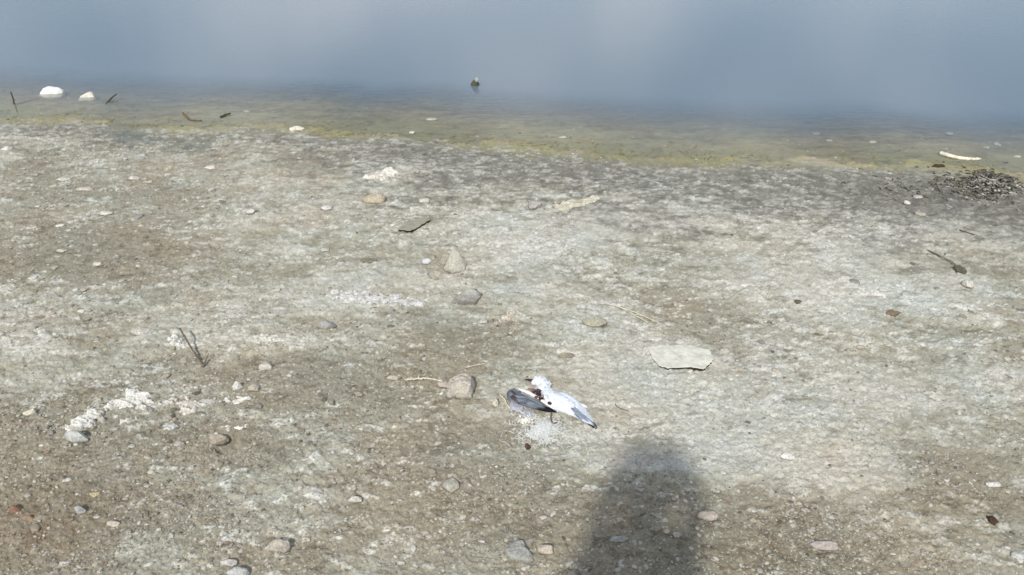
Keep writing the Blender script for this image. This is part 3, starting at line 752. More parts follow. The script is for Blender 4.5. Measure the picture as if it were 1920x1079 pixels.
while k < 64 and tries < 2000:
    tries += 1
    px = rp.uniform(10, 1910); py = 400 + 670 * rp.random() ** .8
    if 930 < px < 1130 and 690 < py < 850: continue
    if 1100 < px < 1350 and 640 < py < 700: continue
    dd = sorted((math.hypot(px - a, (py - b) * 1.3), a, b, n_) for a, b, n_ in LM)[0]
    if not 40 < dd[0] < 230: continue
    tn, cl = tones[rp.choice([0, 0, 1, 1, 2])]
    an = math.degrees(math.atan2(dd[2] - py, px - dd[1])) % 360
    w_ = ['right of', 'above and right of', 'above', 'above and left of', 'left of', 'below and left of', 'below', 'below and right of'][int(((an + 22.5) % 360) // 45)]
    how = 'just' if dd[0] < 90 else 'a bit' if dd[0] < 150 else 'farther'
    lb = '%s pebble %s %s %s' % (tn, how, w_, dd[3])
    if lb in seen or len(lb.split()) > 16: continue
    seen.add(lb); k += 1
    sz = rp.uniform(8, 15)
    stone('pebble', px, py, sz * rp.uniform(1., 1.5), sz * rp.uniform(.6, .8), (lambda f_: tuple(c_ * f_ for c_ in cl))(rp.uniform(.92, 1.03)), lb, 'pebble', tall=rp.uniform(.25, .45), seed=300 + k, planes=14, cut=.6, sub=3, group='loose pebbles on the shore', rot=rp.uniform(-40, 40), sink=.5)


# ------------------------------------------------------------------ raised salt crusts
def crust(px_poly, hgt, label, seed, col=(214, 212, 202), thr=.0, name='salt_crust', freq=40, margin=.02, holes=.25, group=None):
    pts = [P(a, b) for a, b in px_poly]
    xs = [p.x for p in pts]; ys = [p.y for p in pts]
    x0, x1, y0, y1 = min(xs) - margin, max(xs) + margin, min(ys) - margin, max(ys) + margin
    st_ = max(.0018, (x1 - x0) / 220)
    nx = int((x1 - x0) / st_) + 2; ny = int((y1 - y0) / st_) + 2
    X, Y = np.meshgrid(np.linspace(x0, x1, nx), np.linspace(y0, y1, ny)); x = X.ravel(); y = Y.ravel()
    # signed distance to polygon (positive inside)
    px_ = np.array(xs); py_ = np.array(ys); n = len(px_)
    dist = np.full(len(x), 1e9); ins = np.zeros(len(x), bool)
    for i in range(n):
        ax, ay, bx, by = px_[i], py_[i], px_[(i + 1) % n], py_[(i + 1) % n]
        t = np.clip(((x - ax) * (bx - ax) + (y - ay) * (by - ay)) / ((bx - ax) ** 2 + (by - ay) ** 2 + 1e-12), 0, 1)
        dist = np.minimum(dist, np.hypot(x - ax - t * (bx - ax), y - ay - t * (by - ay)))
        c_ = ((ay > y) != (by > y)) & (x < (bx - ax) * (y - ay) / (by - ay + 1e-12) + ax); ins ^= c_
    sd = np.where(ins, dist, -dist)
    nn = fbm(x, y, freq, 4, seed); n2 = fbm(x, y, freq * .4, 3, seed + 9)
    e = sd + .014 * nn + .018 * n2 - (.012 + .022 * holes) * sstep(-.05, .35, fbm(x * .8 + y * .3, y * 1.3 - x * .45, freq * .9, 3, seed + 3))
    k = sstep(0, .012, e)
    g = base_h(x, y) + relief(x, y)
    ridge = 1 - np.abs(fbm(x * .5, y, freq * 1.2, 3, seed + 4)) * 2
    z = g - .004 + k * (.004 + hgt * (.25 + .75 * np.clip(ridge, 0, 1)) + .002 * nn)
    keep = (e > -.006)
    i = (np.arange(ny - 1)[:, None] * nx + np.arange(nx - 1)[None, :]).ravel()
    Fc = np.stack([i, i + 1, i + nx + 1, i + nx], 1); Fc = Fc[keep[Fc].all(1)]
    used = np.unique(Fc); rm = -np.ones(len(x), int); rm[used] = np.arange(len(used)); Fc = rm[Fc]
    V = np.stack([x, y, z], 1)[used]
    cc = lin(*col)[None] * .90 * (1 + .10 * nn + .14 * np.clip(ridge, -1, 1) * .6)[:, None]
    dirt = sstep(.05, .5, fbm(x, y, freq * 1.1, 3, seed + 7))[:, None] * .6
    cc = cc * (1 - dirt) + lin(150, 140, 124) * dirt
    c0 = np.array([(x0 + x1) / 2, (y0 + y1) / 2, gz((x0 + x1) / 2, (y0 + y1) / 2)])
    o = mesh_obj(name, V, Fc, cc[used], M_STONE, None, True, tuple(c0))
    tag(o, label, 'salt crust', group)


crust([(112, 814), (132, 794), (172, 780), (205, 766), (228, 752), (214, 740), (212, 732), (250, 727), (282, 744), (291, 762), (272, 778), (250, 782), (236, 771), (205, 780), (212, 786), (262, 790), (235, 800), (185, 798), (165, 812), (128, 826)], .016,
      'long raised ridge of white crust running diagonally at the lower left', 501, col=(216, 213, 204), holes=.55, freq=34)
crust([(285, 768), (315, 752), (350, 746), (372, 754), (400, 762), (372, 768), (388, 782), (350, 778), (330, 766)], .010, 'forked pinkish white crust right of the long white ridge', 502, col=(206, 198, 188), holes=.6)
crust([(405, 754), (430, 748), (475, 749), (445, 758), (410, 762)], .007, 'thin white crust sliver above the pale dusty patch', 503, col=(212, 208, 198))
crust([(415, 804), (470, 796), (472, 808), (440, 810)], .008, 'pointed white crust sliver touching the pale dusty patch', 504, col=(222, 219, 210))
crust([(290, 800), (330, 790), (352, 796), (330, 812), (300, 812)], .006, 'small pale bluish crust below the forked crust', 505, col=(196, 196, 190), holes=.5)
crust([(678, 340), (690, 330), (712, 326), (735, 320), (748, 330), (742, 340), (715, 343)], .016, 'knobbly white crust heap behind the tan sandstone lump', 506, col=(220, 216, 204), freq=26)
crust([(1035, 386), (1070, 376), (1125, 372), (1118, 384), (1080, 392), (1048, 396)], .010, 'long low cream crust ridge right of the grey angular stone', 507, col=(200, 194, 174), freq=24)
crust([(440, 640), (470, 632), (520, 634), (540, 642), (500, 650), (465, 652)], .008, 'flat flaky white crust right of the bent twig', 508, col=(204, 200, 188), holes=.6)
crust([(590, 560), (640, 545), (700, 552), (760, 560), (810, 566), (790, 580), (720, 584), (650, 574)], .008, 'wide patch of crumbling white crust left of the pointed wedge', 509, col=(206, 204, 198), holes=1.0)
crust([(1600, 536), (1640, 545), (1660, 560), (1620, 560)], .010, 'short white crust edge left of the reddish clod', 510, col=(212, 208, 200), freq=30)
crust([(1410, 596), (1480, 600), (1540, 610), (1500, 618), (1430, 606)], .008, 'cracked grey crust plate with dark slits right of centre', 511, col=(180, 178, 166), holes=1.2)
crust([(925, 604), (950, 592), (985, 582), (965, 600), (940, 616)], .012, 'lumpy pinkish crust piece between the wedge stone and the khaki stone', 512, col=(202, 192, 176), freq=26)
crust([(318, 640), (328, 632), (350, 640), (346, 656), (328, 654)], .010, 'white crust lump touching the left of the bent twig', 513, col=(214, 213, 206))


# ------------------------------------------------------------------ twigs, straws, driftwood
def stick(name, pxs, r0, r1, col, label, cat, seed, branches=(), shade=.0, m=None, jit=.18):
    """pxs: list of (px,py,height above ground)"""
    base = P(*pxs[0][:2]); root = (base.x, base.y, base.z)
    mb = MB(); pts = smooth_path([P(a, b, z + .004) for a, b, z in pxs], 8); n = len(pts)
    rr = random.Random(seed)
    wk = min(jit, .18) * 1.2; pts = [p + Vector((rr.gauss(0, r0 * wk), rr.gauss(0, r0 * wk), rr.gauss(0, r0 * wk))) for p in pts]
    rad = [r0 + (r1 - r0) * i / (n - 1) for i in range(n)]
    cols = np.repeat(lin(*col)[None], n * 7, 0) * np.repeat([[rr.uniform(.75, 1.2)] for _ in range(n)], 7, 0)
    V, Fc, _ = tube(pts, rad, None, 7, jit, seed); mb.add(V, Fc, cols)
    for b in branches:
        q = smooth_path([P(a, c, z + .004) for a, c, z in b], 6)
        V, Fc, _ = tube(q, [r1 * .9 + (r1 * .4 - r1 * .9) * i / (len(q) - 1) for i in range(len(q))], None, 6, jit, seed + 1); mb.add(V, Fc, lin(*col))
    o = mb.build(name, m or M_WOOD, None, True, root)
    return tag(o, label, cat)


stick('driftwood', [(1764, 288, .012), (1780, 293, .015), (1800, 297, .012), (1820, 299, .010), (1838, 299, .008)], .013, .008, (226, 218, 196), 'bleached bone white driftwood stick lying on the algae at the right', 'driftwood', 1, jit=.06)
stick('twig', [(337, 616, .05), (345, 630, .05), (356, 648, .03), (368, 668, .012), (381, 688, .002)], .0028, .0042, (112, 98, 84), 'dark bent twig shaped like a check mark standing on the left shore', 'twig', 2,
      branches=[[(381, 688, .002), (386, 676, .012), (391, 664, .03)]])
stick('twig', [(197, 196, .01), (204, 190, .02), (210, 184, .03), (218, 178, .04)], .007, .004, (84, 78, 66), 'short dark twig in the shallows right of the blocky white stone', 'twig', 3)
stick('twig', [(26, 196, .0), (24, 184, .05), (20, 172, .1)], .007, .004, (98, 92, 82), 'thin dark twig sticking up in the shallows at the left edge', 'twig', 4)
stick('twig', [(32, 196, .003), (50, 191, .01), (74, 186, .01)], .005, .003, (120, 110, 92), 'long thin brown twig lying flat under the bright white stone', 'twig', 5)
stick('twig', [(343, 212, .02), (350, 220, .012), (358, 226, .006), (378, 228, .004)], .006, .004, (110, 92, 60), 'curved brown twig on the brightest green algae', 'twig', 6)
stick('twig', [(413, 221, .006), (420, 217, .015), (432, 213, .02)], .009, .005, (78, 70, 56), 'stubby dark twig at the right end of the green algae patch', 'twig', 7)
stick('twig', [(758, 713, .012), (775, 712, .012), (795, 710, .010), (812, 712, .01), (830, 716, .006)], .0035, .0028, (206, 196, 178), 'pale bleached twig pointing at the left side of the squarish block', 'twig', 8,
      branches=[[(783, 711, .011), (786, 704, .02)]])
stick('twig', [(872, 690, .01), (890, 686, .01), (912, 682, .01)], .0035, .002, (190, 178, 158), 'pale twig behind the squarish pinkish block', 'twig', 9)
stick('straw', [(1120, 570, .006), (1145, 572, .02), (1165, 578, .02), (1190, 592, .012), (1215, 605, .004)], .002, .0014, (206, 198, 172), 'long pale bent straw beside the khaki stone', 'straw', 10)
stick('straw', [(1160, 576, .01), (1190, 586, .02), (1212, 596, .015), (1228, 604, .006)], .0018, .0012, (212, 204, 180), 'second pale straw crossing the long one at its right end', 'straw', 11)
stick('straw', [(1192, 590, .012), (1212, 596, .012), (1240, 608, .004)], .0016, .001, (214, 206, 184), 'shortest pale straw at the right of the bent straws', 'straw', 12)
stick('straw', [(938, 741, .012), (946, 750, .012), (956, 768, .004)], .003, .0014, (206, 200, 170), 'yellowish straw touching the left end of the gull', 'straw', 14)
stick('twig', [(1150, 756, .004), (1162, 766, .01), (1180, 772, .004)], .002, .0014, (110, 102, 88), 'thin dark twig right of the gull tail', 'twig', 15)
stick('twig', [(1740, 470, .004), (1765, 482, .008), (1790, 496, .008), (1800, 516, .004)], .0035, .0025, (118, 110, 96), 'dark twig above the round pale stone at the right', 'twig', 16)
stick('twig', [(1800, 432, .004), (1840, 446, .008), (1880, 462, .004)], .003, .002, (104, 90, 74), 'long dark brown twig near the right edge below the weed heap', 'twig', 17)


# ------------------------------------------------------------------ weed heap
def weed_heap():
    c = P(1850, 348); root = empty('weed_heap', (c.x, c.y, c.z))
    tag(root, 'tangled heap of blackish dried weed and shell crumbs at the right edge', 'dried weed')
    rr = random.Random(44); mb = MB(); mb2 = MB()
    for k in range(800):
        a = rr.gauss(0, 1); b = rr.gauss(0, 1)
        px = 1835 + 40 * a; py = 350 + 16 * b + .12 * 34 * a
        if rr.random() < .4: px = 1770 + 60 * a; py = 352 + 13 * b
        elif rr.random() < .22: px = 1872 + 24 * a; py = 329 + 3 * b + .18 * (px - 1850)
        if px > 1915: continue
        z = max(0, .024 * math.exp(-((px - 1860) / 45) ** 2 - ((py - 345) / 18) ** 2)) * rr.uniform(.3, 1.1)
        p = P(px, py, z); t = rr.uniform(0, 6.28); l = rr.uniform(.012, .04)
        q = [p, p + Vector((math.cos(t) * l * .5, math.sin(t) * l * .5, rr.uniform(-.002, .014))), p + Vector((math.cos(t + .7) * l, math.sin(t + .7) * l, rr.uniform(-.004, .008)))]
        V, Fc, _ = tube(smooth_path(q, 2), [.0028, .0032, .003, .0025, .0015], None, 4, .3, k)
        v = rr.choice([(64, 62, 54), (84, 82, 72), (108, 106, 96), (128, 128, 120), (92, 80, 66)])
        mb.add(V, Fc, lin(*v))
    mb.build('weed_strands', M_WEED, root)['kind'] = 'stuff'
    T, TF = ICO[1]
    for k in range(420):
        a = rr.gauss(0, 1); b = rr.gauss(0, 1)
        px = 1848 + 36 * a; py = 350 + 13 * b
        if rr.random() < .35: px = 1840 + 18 * a; py = 338 + 4 * b
        if rr.random() < .25: px = 1750 + 60 * a; py = 356 + 14 * b
        if px > 1915: continue
        z = max(0, .026 * math.exp(-((px - 1860) / 45) ** 2 - ((py - 345) / 18) ** 2)) * rr.uniform(.4, 1.15)
        p = P(px, py, z); s = rr.uniform(.003, .009)
        V = T * np.array([s * rr.uniform(.8, 1.7), s, s * .6]) + np.array(p[:])
        v = rr.choice([(186, 184, 174), (160, 158, 150), (134, 132, 124)])
        mb2.add(V, TF, lin(*v))
    mb2.build('shell_crumbs', M_PEB, root, smooth=False)['kind'] = 'stuff'


weed_heap()


# algae threads and tufts along the waterline
def algae():
    rr = random.Random(9); mb = MB()
    for k in range(1700):
        x = rr.uniform(-5.2, 4.2); ys = float(np.interp(x, SX, SY))
        al = .5 + .8 * float(fbm(np.array([x]), np.array([ys - .1]), 3.5, 4, 81)[0])
        if rr.random() > max(.08, al): continue
        y = ys + rr.uniform(-.05, .30) * rr.random() ** .6 + .02
        z = max(float(base_h(x, y)), -.004) + rr.uniform(0, .006)
        t = rr.gauss(0, .5) + (math.pi if rr.random() < .5 else 0); l = rr.uniform(.01, .035)
        p = Vector((x, y, z)); q = [p, p + Vector((math.cos(t) * l * .5, math.sin(t) * l * .5, .004)), p + Vector((math.cos(t + .4) * l, math.sin(t + .4) * l, 0))]
        V, Fc, _ = tube(q, [.0015, .0025, .001], None, 4, .3, k, flat=.6)
        v = rr.choice([(148, 142, 90), (136, 130, 84), (156, 150, 104), (122, 115, 82), (140, 128, 94)])
        mb.add(V, Fc, lin(*v))
    o = mb.build('algae', M_WEED)
    tag(o, 'olive green algae threads washed up along the waterline', 'algae', kind='stuff')


algae()


# ------------------------------------------------------------------ the dead gull
def feather(mb, a, b, wid, c0, c1=None, tip=None, tipat=.75, arch=.0, n=9, twist=0., bend=0., edge=None):
    """one vane: a quill at a, b its point; c0 base colour, tip colour past tipat, edge colour on the left vane"""
    a = Vector(a); b = Vector(b); d = b - a; L_ = d.length; d.normalize()
    side = d.cross(Vector((0, 0, 1))).normalized(); up = side.cross(d).normalized()
    if twist: side = (side * math.cos(twist) + up * math.sin(twist)).normalized()
    V = []; col = []; Fc = []
    c0 = lin(*c0); c1 = lin(*c1) if c1 else c0
    for i in range(n + 1):
        t = i / n
        w_ = wid * (.30 + .70 * min(1, t * 3.0)) * (1 - max(0, (t - .72) / .28) ** 2.2) + .0004
        ctr = a + d * (L_ * t) + side * (bend * math.sin(t * math.pi)) + Vector((0, 0, arch * math.sin(math.pi * t)))
        cc = c0 * (1 - t) + c1 * t
        if tip is not None:
            k = float(sstep(tipat - .08, tipat + .08, t)); cc = cc * (1 - k) + lin(*tip) * k
        for s_, zz in ((-1, -.18), (-.5, .05), (0, .22), (.5, .05), (1, -.18)):
            V.append(ctr + side * (s_ * w_ * .5) + up * (zz * w_ * .5))
            q = cc * (1.0 if s_ else .85)
            if edge is not None and s_ <= -.5 and t < tipat: q = lin(*edge)
            col.append(q)
    for i in range(n):
        for k in range(4):
            j = i * 5 + k; Fc.append((j, j + 1, j + 6, j + 5))
    mb.add(np.array([v[:] for v in V]), Fc, np.array(col))


def gull():
    c = P(1030, 755); root = empty('dead_gull', (c.x, c.y, c.z))
    tag(root, 'dead white and grey gull with black wing tips lying torn open on the shore', 'gull')
    rr = random.Random(77)
    WHT = (224, 229, 236); WG = (190, 197, 208); GRY = (116, 122, 132); DG = (74, 76, 80); BK = (22, 22, 26)
    # body: one continuous surface, head - neck - breast - rump
    path = smooth_path([P(997, 720, .020), P(1008, 716, .026), P(1019, 722, .024), P(1024, 735, .022), P(1036, 748, .024), P(1052, 758, .022), P(1070, 768, .016), P(1084, 778, .010)], 6)
    n = len(path); key = [.006, .021, .022, .020, .030, .032, .024, .010]
    rad = [float(np.interp(i / (n - 1) * 7, range(8), key)) for i in range(n)]
    V, Fc, _ = tube(path, rad, None, 22, .02, 5, flat=.72)
    nn = noise3(V[:, 0] * 90, V[:, 1] * 90, V[:, 2] * 90, 3)
    ctr = np.repeat(np.array([p[:] for p in path]), 22, 0); V = ctr + (V - ctr) * (1 + .10 * nn + .05 * noise3(V[:, 0] * 260, V[:, 1] * 260, V[:, 2] * 200, 4))[:, None]
    col = lin(*WHT)[None] * (1 + .06 * nn)[:, None]
    body = mesh_obj('body', V, Fc, col, M_FEATHER, root)
    # contour feathers ruffled over head and breast
    mb = MB()
    for k in range(230):
        i = rr.randrange(2, n - 1); p = path[i]; t = rr.uniform(-1.2, 1.3); r_ = rad[i]
        d = (path[min(i + 1, n - 1)] - path[i - 1]).normalized(); sd = d.cross(Vector((0, 0, 1))).normalized()
        q = p + sd * math.sin(t) * r_ * .96 + Vector((0, 0, 1)) * math.cos(t) * r_ * .70
        e = q + d * rr.uniform(.008, .018) + sd * rr.gauss(0, .004) + Vector((0, 0, rr.uniform(-.002, .004)))
        feather(mb, q, e, rr.uniform(.005, .009), rr.choice([WHT, (240, 242, 244), WG, (224, 222, 220)]), n=4)
    mb.build('breast_feathers', M_FEATHER, root)
    # bill and eye
    mb = MB(); V, Fc, _ = tube([P(998, 715, .020), P(991, 713, .018), P(984, 712, .013)], [.0055, .004, .0012], None, 8, 0, 1); mb.add(V, Fc, lin(58, 34, 30)); mb.build('bill', M_WET, root)
    # torn wound
    mb = MB(); T, TF = ICO[2]
    for (a, b, s, cl) in [(1004, 737, .011, (66, 36, 32)), (1000, 733, .008, (122, 92, 82)), (1009, 740, .009, (46, 24, 22)), (1006, 746, .007, (96, 66, 58)), (1014, 749, .008, (34, 12, 12)), (1010, 733, .007, (62, 32, 30)), (1031, 757, .0075, (52, 26, 26)), (1017, 744, .006, (150, 118, 104)), (994, 731, .007, (150, 112, 92))]:
        p = P(a, b, .03); V = T * s * np.array([1.1, 1, .6]) * (1 + .35 * noise3(*(T.T * 2.3), seed=int(a)))[:, None] + np.array(p[:]); mb.add(V, TF, lin(*cl))
    mb.build('open_wound', M_WET, root)
    # folded left wing: wrist at far left, primaries running right to a black tip
    wing = MB()
    p0 = P(957, 738, .012)
    V = ICO[3][0] * np.array([.024, .030, .013]) * (1 + .18 * noise3(*(ICO[3][0].T * 2.2), seed=8))[:, None] + np.array(P(964, 742, .008)[:])
    wing.add(V, ICO[3][1], lin(*GRY)[None] * (1 - .35 * np.clip(ICO[3][0][:, 0] * -1, 0, 1))[:, None])
    wob = wing.build('wing', M_FEATHER, root); wob['_o'] = root['_o']
    cov = MB()
    for k in range(14):
        t = k / 13; a = P(955 + 20 * t, 733 + 8 * math.sin(t * 3) + 16 * rr.random(), .020)
        b = P(990 + 30 * t, 748 + 14 * t + rr.uniform(-4, 6), .020)
        feather(cov, a, b, .012, [DG, (150, 156, 166), (86, 90, 96), (128, 134, 144)][k % 4], GRY, arch=.005, n=6)
    for k in range(9):
        feather(cov, P(956 + rr.uniform(0, 8), 738 + rr.uniform(-6, 8), .024), P(972 + rr.uniform(0, 10), 748 + rr.uniform(-6, 8), .022), .013, (66, 62, 60), (90, 88, 88), n=5)
    cov.build('wing_coverts', M_FEATHER, wob)
    pr = MB()
    for k in range(8):
        t = k / 7
        feather(pr, P(975 - 4 * t, 744 + 13 * t, .018 - .010 * t), P(1047 - 10 * t, 775 - 1 * t, .012 - .004 * t), .013, [(172, 178, 188), (92, 98, 106), (140, 148, 160), (80, 86, 94)][k % 4], (96, 100, 106), BK, .50 + .12 * (1 - t), arch=.004, n=10, bend=.004)
    pr.build('primary_feathers', M_FEATHER, wob)
    se = MB()
    for k in range(6):
        t = k / 5
        feather(se, P(972 + 5 * t, 729 + 4 * t, .024), P(1026 + 16 * t, 760 + 10 * t, .022), .010, (236, 239, 243), (240, 243, 246), arch=.008, n=9, bend=-.003)
    se.build('leading_edge', M_FEATHER, wob)
    fu = MB()
    for k in range(26):
        a = P(rr.uniform(958, 985), rr.uniform(750, 764), .008); b = P(rr.uniform(955, 985), rr.uniform(762, 776), .003)
        feather(fu, a, b, .010, (166, 166, 176), (190, 190, 196), n=4)
    for k in range(14):
        a = P(rr.uniform(978, 1000), rr.uniform(766, 774), .006); b = P(rr.uniform(978, 1000), rr.uniform(776, 786), .003)
        feather(fu, a, b, .010, (150, 152, 160), (176, 178, 184), n=4)
    fu.build('underwing_down', M_FEATHER, wob)
    del wob['_o']
    # right wing: broad white base tapering to a black point, a grey band down its middle
    base = MB()
    pts = smooth_path([P(1032, 742, .020), P(1056, 744, .022), P(1078, 758, .018), P(1098, 780, .010)], 4)
    V, Fc, _ = tube(pts, [float(np.interp(i / (len(pts) - 1), [0, .3, .7, 1], [.012, .018, .014, .006])) for i in range(len(pts))], None, 14, .05, 3, flat=.45); base.add(V, Fc, lin(*WHT))
    w2 = base.build('wing', M_FEATHER, root); w2['_o'] = root['_o']
    pr = MB()
    for k in range(9):
        t = k / 8
        bx, by = 1052 + 22 * t, 768 - 22 * t
        tx, ty = 1108 + 14 * (1 - abs(t - .4)), 796 + 9 * (1 - abs(t - .35) * 1.6)
        cl = WHT if (t < .38 or t > .58) else (118, 126, 140)
        feather(pr, P(bx, by, .012 + .010 * t), P(tx, ty, .005 + .003 * t), .018, cl, WG if cl is WHT else (104, 110, 122), BK if .2 < t < .7 else None, .86, arch=.005, n=10, bend=.003 * (t - .5))
    pr.build('primary_feathers', M_FEATHER, w2)
    cv = MB()
    for k in range(60):
        t = rr.random(); u = rr.uniform(-1, 1)
        x_ = 1036 + 54 * t - 8 * u; y_ = 744 + 30 * t + 12 * u * (1 - .4 * t)
        cl = rr.choice([WHT, (236, 240, 246), (222, 228, 238), WG]) if abs(u) > .22 or t < .45 else rr.choice([(120, 130, 146), (104, 112, 128), (142, 150, 164)])
        feather(cv, P(x_, y_, .027 - .012 * t), P(x_ + rr.uniform(12, 20), y_ + rr.uniform(6, 12), .025 - .014 * t), rr.uniform(.008, .013), cl, n=5, arch=.003)
    for k in range(18):
        t = rr.random(); u = rr.uniform(-1, 1)
        x_ = 1062 + 26 * t + 2.5 * u; y_ = 757 + 24 * t - 2.5 * u
        feather(cv, P(x_, y_, .035 - .016 * t), P(x_ + rr.uniform(12, 18), y_ + rr.uniform(10, 15), .030 - .017 * t), rr.uniform(.006, .009), rr.choice([(108, 120, 136), (126, 136, 150), (92, 102, 116)]), (150, 158, 170), n=5, arch=.002)
    cv.build('wing_coverts', M_FEATHER, w2)
    tp = MB()
    for k in range(3):
        feather(tp, P(1096 + 3 * k, 790 + 2 * k, .010), P(1112 + 5 * k, 798 + 4.5 * k, .007), .012 - .002 * k, BK, n=5)
    tp.build('black_tip', M_FEATHER, w2)
    del w2['_o']
    # leg with webbed foot
    mb = MB(); V, Fc, _ = tube(smooth_path([P(1034, 776, .012), P(1033, 786, .012), P(1037, 796, .006)], 4), [.0024] * 9, None, 6, .1, 1); mb.add(V, Fc, lin(104, 84, 72))
    leg = mb.build('leg', M_WET, root); leg['_o'] = root['_o']
    mb = MB()
    for e in ((1052, 786), (1050, 791), (1044, 797)):
        V, Fc, _ = tube([P(1036, 796, .005), P((1036 + e[0]) / 2, (796 + e[1]) / 2, .007), P(*e, .003)], [.002, .0018, .001], None, 5, .1, 2); mb.add(V, Fc, lin(100, 84, 74))
    a_, b_, c_, d_ = P(1036, 796, .004), P(1051, 786, .0035), P(1050, 791, .0045), P(1044, 797, .0035)
    mb.add(np.array([a_[:], b_[:], c_[:], d_[:]]), [(0, 1, 2), (0, 2, 3)], lin(120, 100, 88))
    mb.build('foot', M_WET, leg); del leg['_o']


gull()


def fluff(name, cx, cy, rx, ry, n, label, cat, seed, tones_, ln=(.008, .02), kind=None, zmax=.014, wd=(.003, .006), m=None):
    rr = random.Random(seed); mb = MB()
    c = P(cx, cy)
    for k in range(n):
        a = rr.uniform(0, 6.283); q = abs(rr.gauss(0, .62)) * (1 + .45 * math.sin(2 * a + 1) + .25 * math.sin(5 * a))
        px = cx + rx * q * math.cos(a); py = cy + ry * q * math.sin(a)
        z = zmax * max(0, 1 - q) * rr.random() + .002
        p = P(px, py, z); p.z = max(p.z, gz(p.x, p.y) + z); t = rr.uniform(0, 6.283); l = rr.uniform(*ln)
        feather(mb, p, p + Vector((math.cos(t) * l, math.sin(t) * l, rr.uniform(-.001, .006))), rr.uniform(*wd), rr.choice(tones_), n=4, bend=rr.gauss(0, .003), arch=.002)
    o = mb.build(name, m or M_FEATHER, None, True, (c.x, c.y, c.z)); tag(o, label, cat, None, kind)


fluff('down_feathers', 1016, 808, 40, 33, 1050, 'loose patch of thin white down scattered under the dead gull', 'feathers', 21, [(240, 241, 238), (226, 228, 222), (248, 248, 244)], kind='stuff', m=M_DOWN, ln=(.010, .026), wd=(.0012, .0035), zmax=.009)
fluff('feather_tuft', 986, 791, 13, 7, 60, 'bright cream tuft of feathers lying just below the gull wing', 'feather', 22, [(236, 232, 214), (228, 224, 208), (240, 238, 228)], ln=(.008, .018), zmax=.02)
stone('meat_scrap', 989, 836, 11, 15, (84, 50, 42), 'dark red scrap of flesh at the lower left of the white down', 'flesh scrap', tall=.4, seed=150, rough=.3, sub=3, m=M_WET)


# ------------------------------------------------------------------ the photographer (behind the lens; the shadow at the bottom is theirs)
def skin_obj(name, joints, edges, m, parent=None, sub=2, root=0):
    me = bpy.data.meshes.new(name); me.from_pydata([tuple(j[0]) for j in joints], edges, []); me.update()
    o = bpy.data.objects.new(name, me); C.objects.link(o)
    o.modifiers.new('skin', 'SKIN')
    for i, j in enumerate(joints):
        sv = me.skin_vertices[0].data[i]; r_ = j[1]; sv.radius = r_ if isinstance(r_, tuple) else (r_, r_); sv.use_root = (i == root)
    s_ = o.modifiers.new('sub', 'SUBSURF'); s_.levels = sub; s_.render_levels = sub
    me.materials.append(m)
    if parent: o.parent = parent
    return o


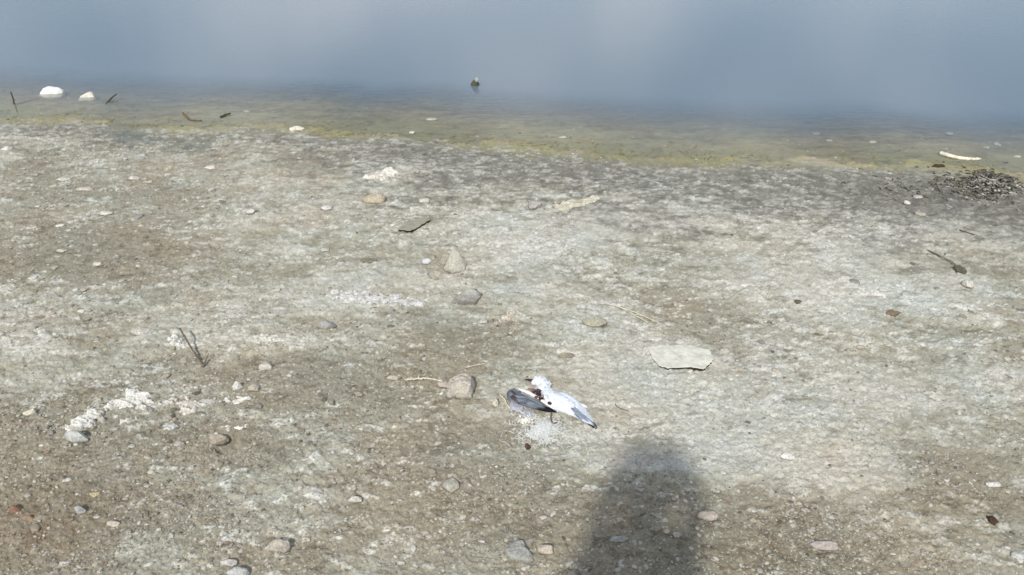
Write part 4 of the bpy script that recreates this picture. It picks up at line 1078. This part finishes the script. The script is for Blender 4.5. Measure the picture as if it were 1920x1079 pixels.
def photographer():
    ox, oy = HEAD.x, HEAD.y - .02; g = float(base_h(ox, oy)); skin = plain('skin', (.42, .26, .19), .55)
    shirt = plain('grey_shirt', (.22, .24, .27), .9); jeans = plain('jeans', (.06, .08, .13), .9); hairm = plain('hair', (.03, .022, .018), .7); shoem = plain('shoe', (.08, .08, .08), .6)
    phx, phy, phz = 0.0, -.035, CAMZ
    J = []; E = []
    def j(x, y, z, r, par=None):
        J.append(((x - ox, y - oy, z), r)); k = len(J) - 1
        if par is not None: E.append((par, k))
        return k
    S = 1.05
    def jb(x, y, z, r, par=None): return j(x, y, z * S, r, par)
    pel = jb(ox, oy, .94, (.13, .10)); wa = jb(ox, oy, 1.08, (.12, .09), pel); ch = jb(ox, oy - .01, 1.26, (.145, .10), wa); nb = jb(ox, oy, 1.41, (.07, .06), ch); nk = jb(ox, oy + .01, 1.47, .05, nb)
    jaw = jb(ox, oy + .03, 1.53, (.058, .07), nk); hd = jb(ox, oy + .02, 1.60, (.074, .088), jaw); tp_ = jb(ox, oy + .01, 1.655, (.05, .06), hd)
    hands = []
    for s in (-1, 1):
        sh = jb(ox + s * .12, oy, 1.36, .05, ch); el = jb(ox + s * .125, oy + .07, 1.15, .040, sh)
        wr = j(phx + s * .125, phy - .05, phz - .10 - g, .026, el); pm = j(phx + s * .102, phy - .02, phz - .045 - g, (.030, .016), wr); hands.append((s, pm))
        for q in range(4):
            a = j(phx + s * (.092 - .004 * q), phy - .004, phz - .03 + .016 * q - g, .0085, pm); b = j(phx + s * (.074 - .005 * q), phy - .010, phz - .024 + .016 * q - g, .0075, a)
        a = j(phx + s * .085, phy - .03, phz - .02 - g, .010, pm); j(phx + s * .066, phy - .022, phz - .008 - g, .008, a)
        hp = jb(ox + s * .09, oy, .88, .085, pel); kn = jb(ox + s * .11, oy + .02, .50, .056, hp); an = jb(ox + s * .12, oy - .01, .09, .036, kn); jb(ox + s * .13, oy + .13, .03, (.04, .022), an)
    body = skin_obj('person', J, E, skin); body.location = (ox, oy, g)
    tag(body, 'person in a grey shirt and jeans holding up a phone, seen only as a shadow', 'person')
    def sub_j(lst, edges, name, m):
        return skin_obj(name, [((a[0], a[1], a[2] * S), r_) for a, r_ in lst], edges, m, body)
    sj = [((0, 0, .93), (.145, .115)), ((0, 0, 1.08), (.135, .105)), ((0, -.01, 1.27), (.14, .105)), ((0, 0, 1.40), (.09, .075))]
    se = [(0, 1), (1, 2), (2, 3)]
    for s in (-1, 1):
        k = len(sj); sj += [((s * .12, 0, 1.365), .060), ((s * .13, .06, 1.19), .054)]; se += [(2, k), (k, k + 1)]
    sub_j(sj, se, 'shirt', shirt)
    tj = [((0, 0, .97), (.14, .11))]; te = []
    for s in (-1, 1):
        k = len(tj); tj += [((s * .09, 0, .87), .098), ((s * .11, .02, .50), .072), ((s * .12, -.01, .10), .056)]; te += [(0, k), (k, k + 1), (k + 1, k + 2)]
    sub_j(tj, te, 'trousers', jeans)
    for s in (-1, 1): sub_j([((s * .12, -.03, .045), .045), ((s * .125, .06, .04), .045), ((s * .13, .15, .03), .03)], [(0, 1), (1, 2)], 'shoe', shoem)
    T, TF = ICO[4]
    V = T * np.array([.098, .112, .115]) * (1 + .04 * noise3(*(T.T * 3), seed=2) + .02 * noise3(*(T.T * 11), seed=3))[:, None] + np.array([0, -.012, 1.595 * S])
    keep = ~((V[:, 1] > .045) & (V[:, 2] < 1.63 * S)); Fk = TF[keep[TF].all(1)]
    o = mesh_obj('hair', V, Fk, None, hairm); o.parent = body
    # face: nose, eyes, ears, mouth
    dark = plain('eye_dark', (.03, .02, .02), .2); lip = plain('lip', (.35, .14, .12), .5)
    T2, F2 = ICO[3]
    def bit(nm, loc, sc_, m): q = mesh_obj(nm, T2 * np.array(sc_) + np.array(loc), F2, None, m); q.parent = body; q.location.z = loc[2] * (S - 1)
    bit('nose', (0, .118, 1.575), (.013, .018, .024), skin); bit('mouth', (0, .104, 1.535), (.024, .010, .007), lip)
    for s in (-1, 1): bit('eye', (s * .032, .098, 1.600), (.013, .010, .009), dark); bit('ear', (s * .082, .01, 1.585), (.010, .018, .030), skin)
    # phone in the hands, just behind the lens
    bm = bmesh.new(); bmesh.ops.create_cube(bm, size=1); bmesh.ops.scale(bm, vec=(.15, .008, .072), verts=bm.verts)
    bmesh.ops.bevel(bm, geom=bm.edges[:], offset=.003, segments=2, affect='EDGES')
    me = bpy.data.meshes.new('phone'); bm.to_mesh(me); bm.free(); me.materials.append(plain('phone_case', (.03, .03, .035), .4))
    po = bpy.data.objects.new('phone', me); C.objects.link(po); po.location = (phx, phy, phz); tag(po, 'black phone held up by the photographer', 'phone')


photographer()
for o in bpy.data.objects:
    if '_o' in o: del o['_o']
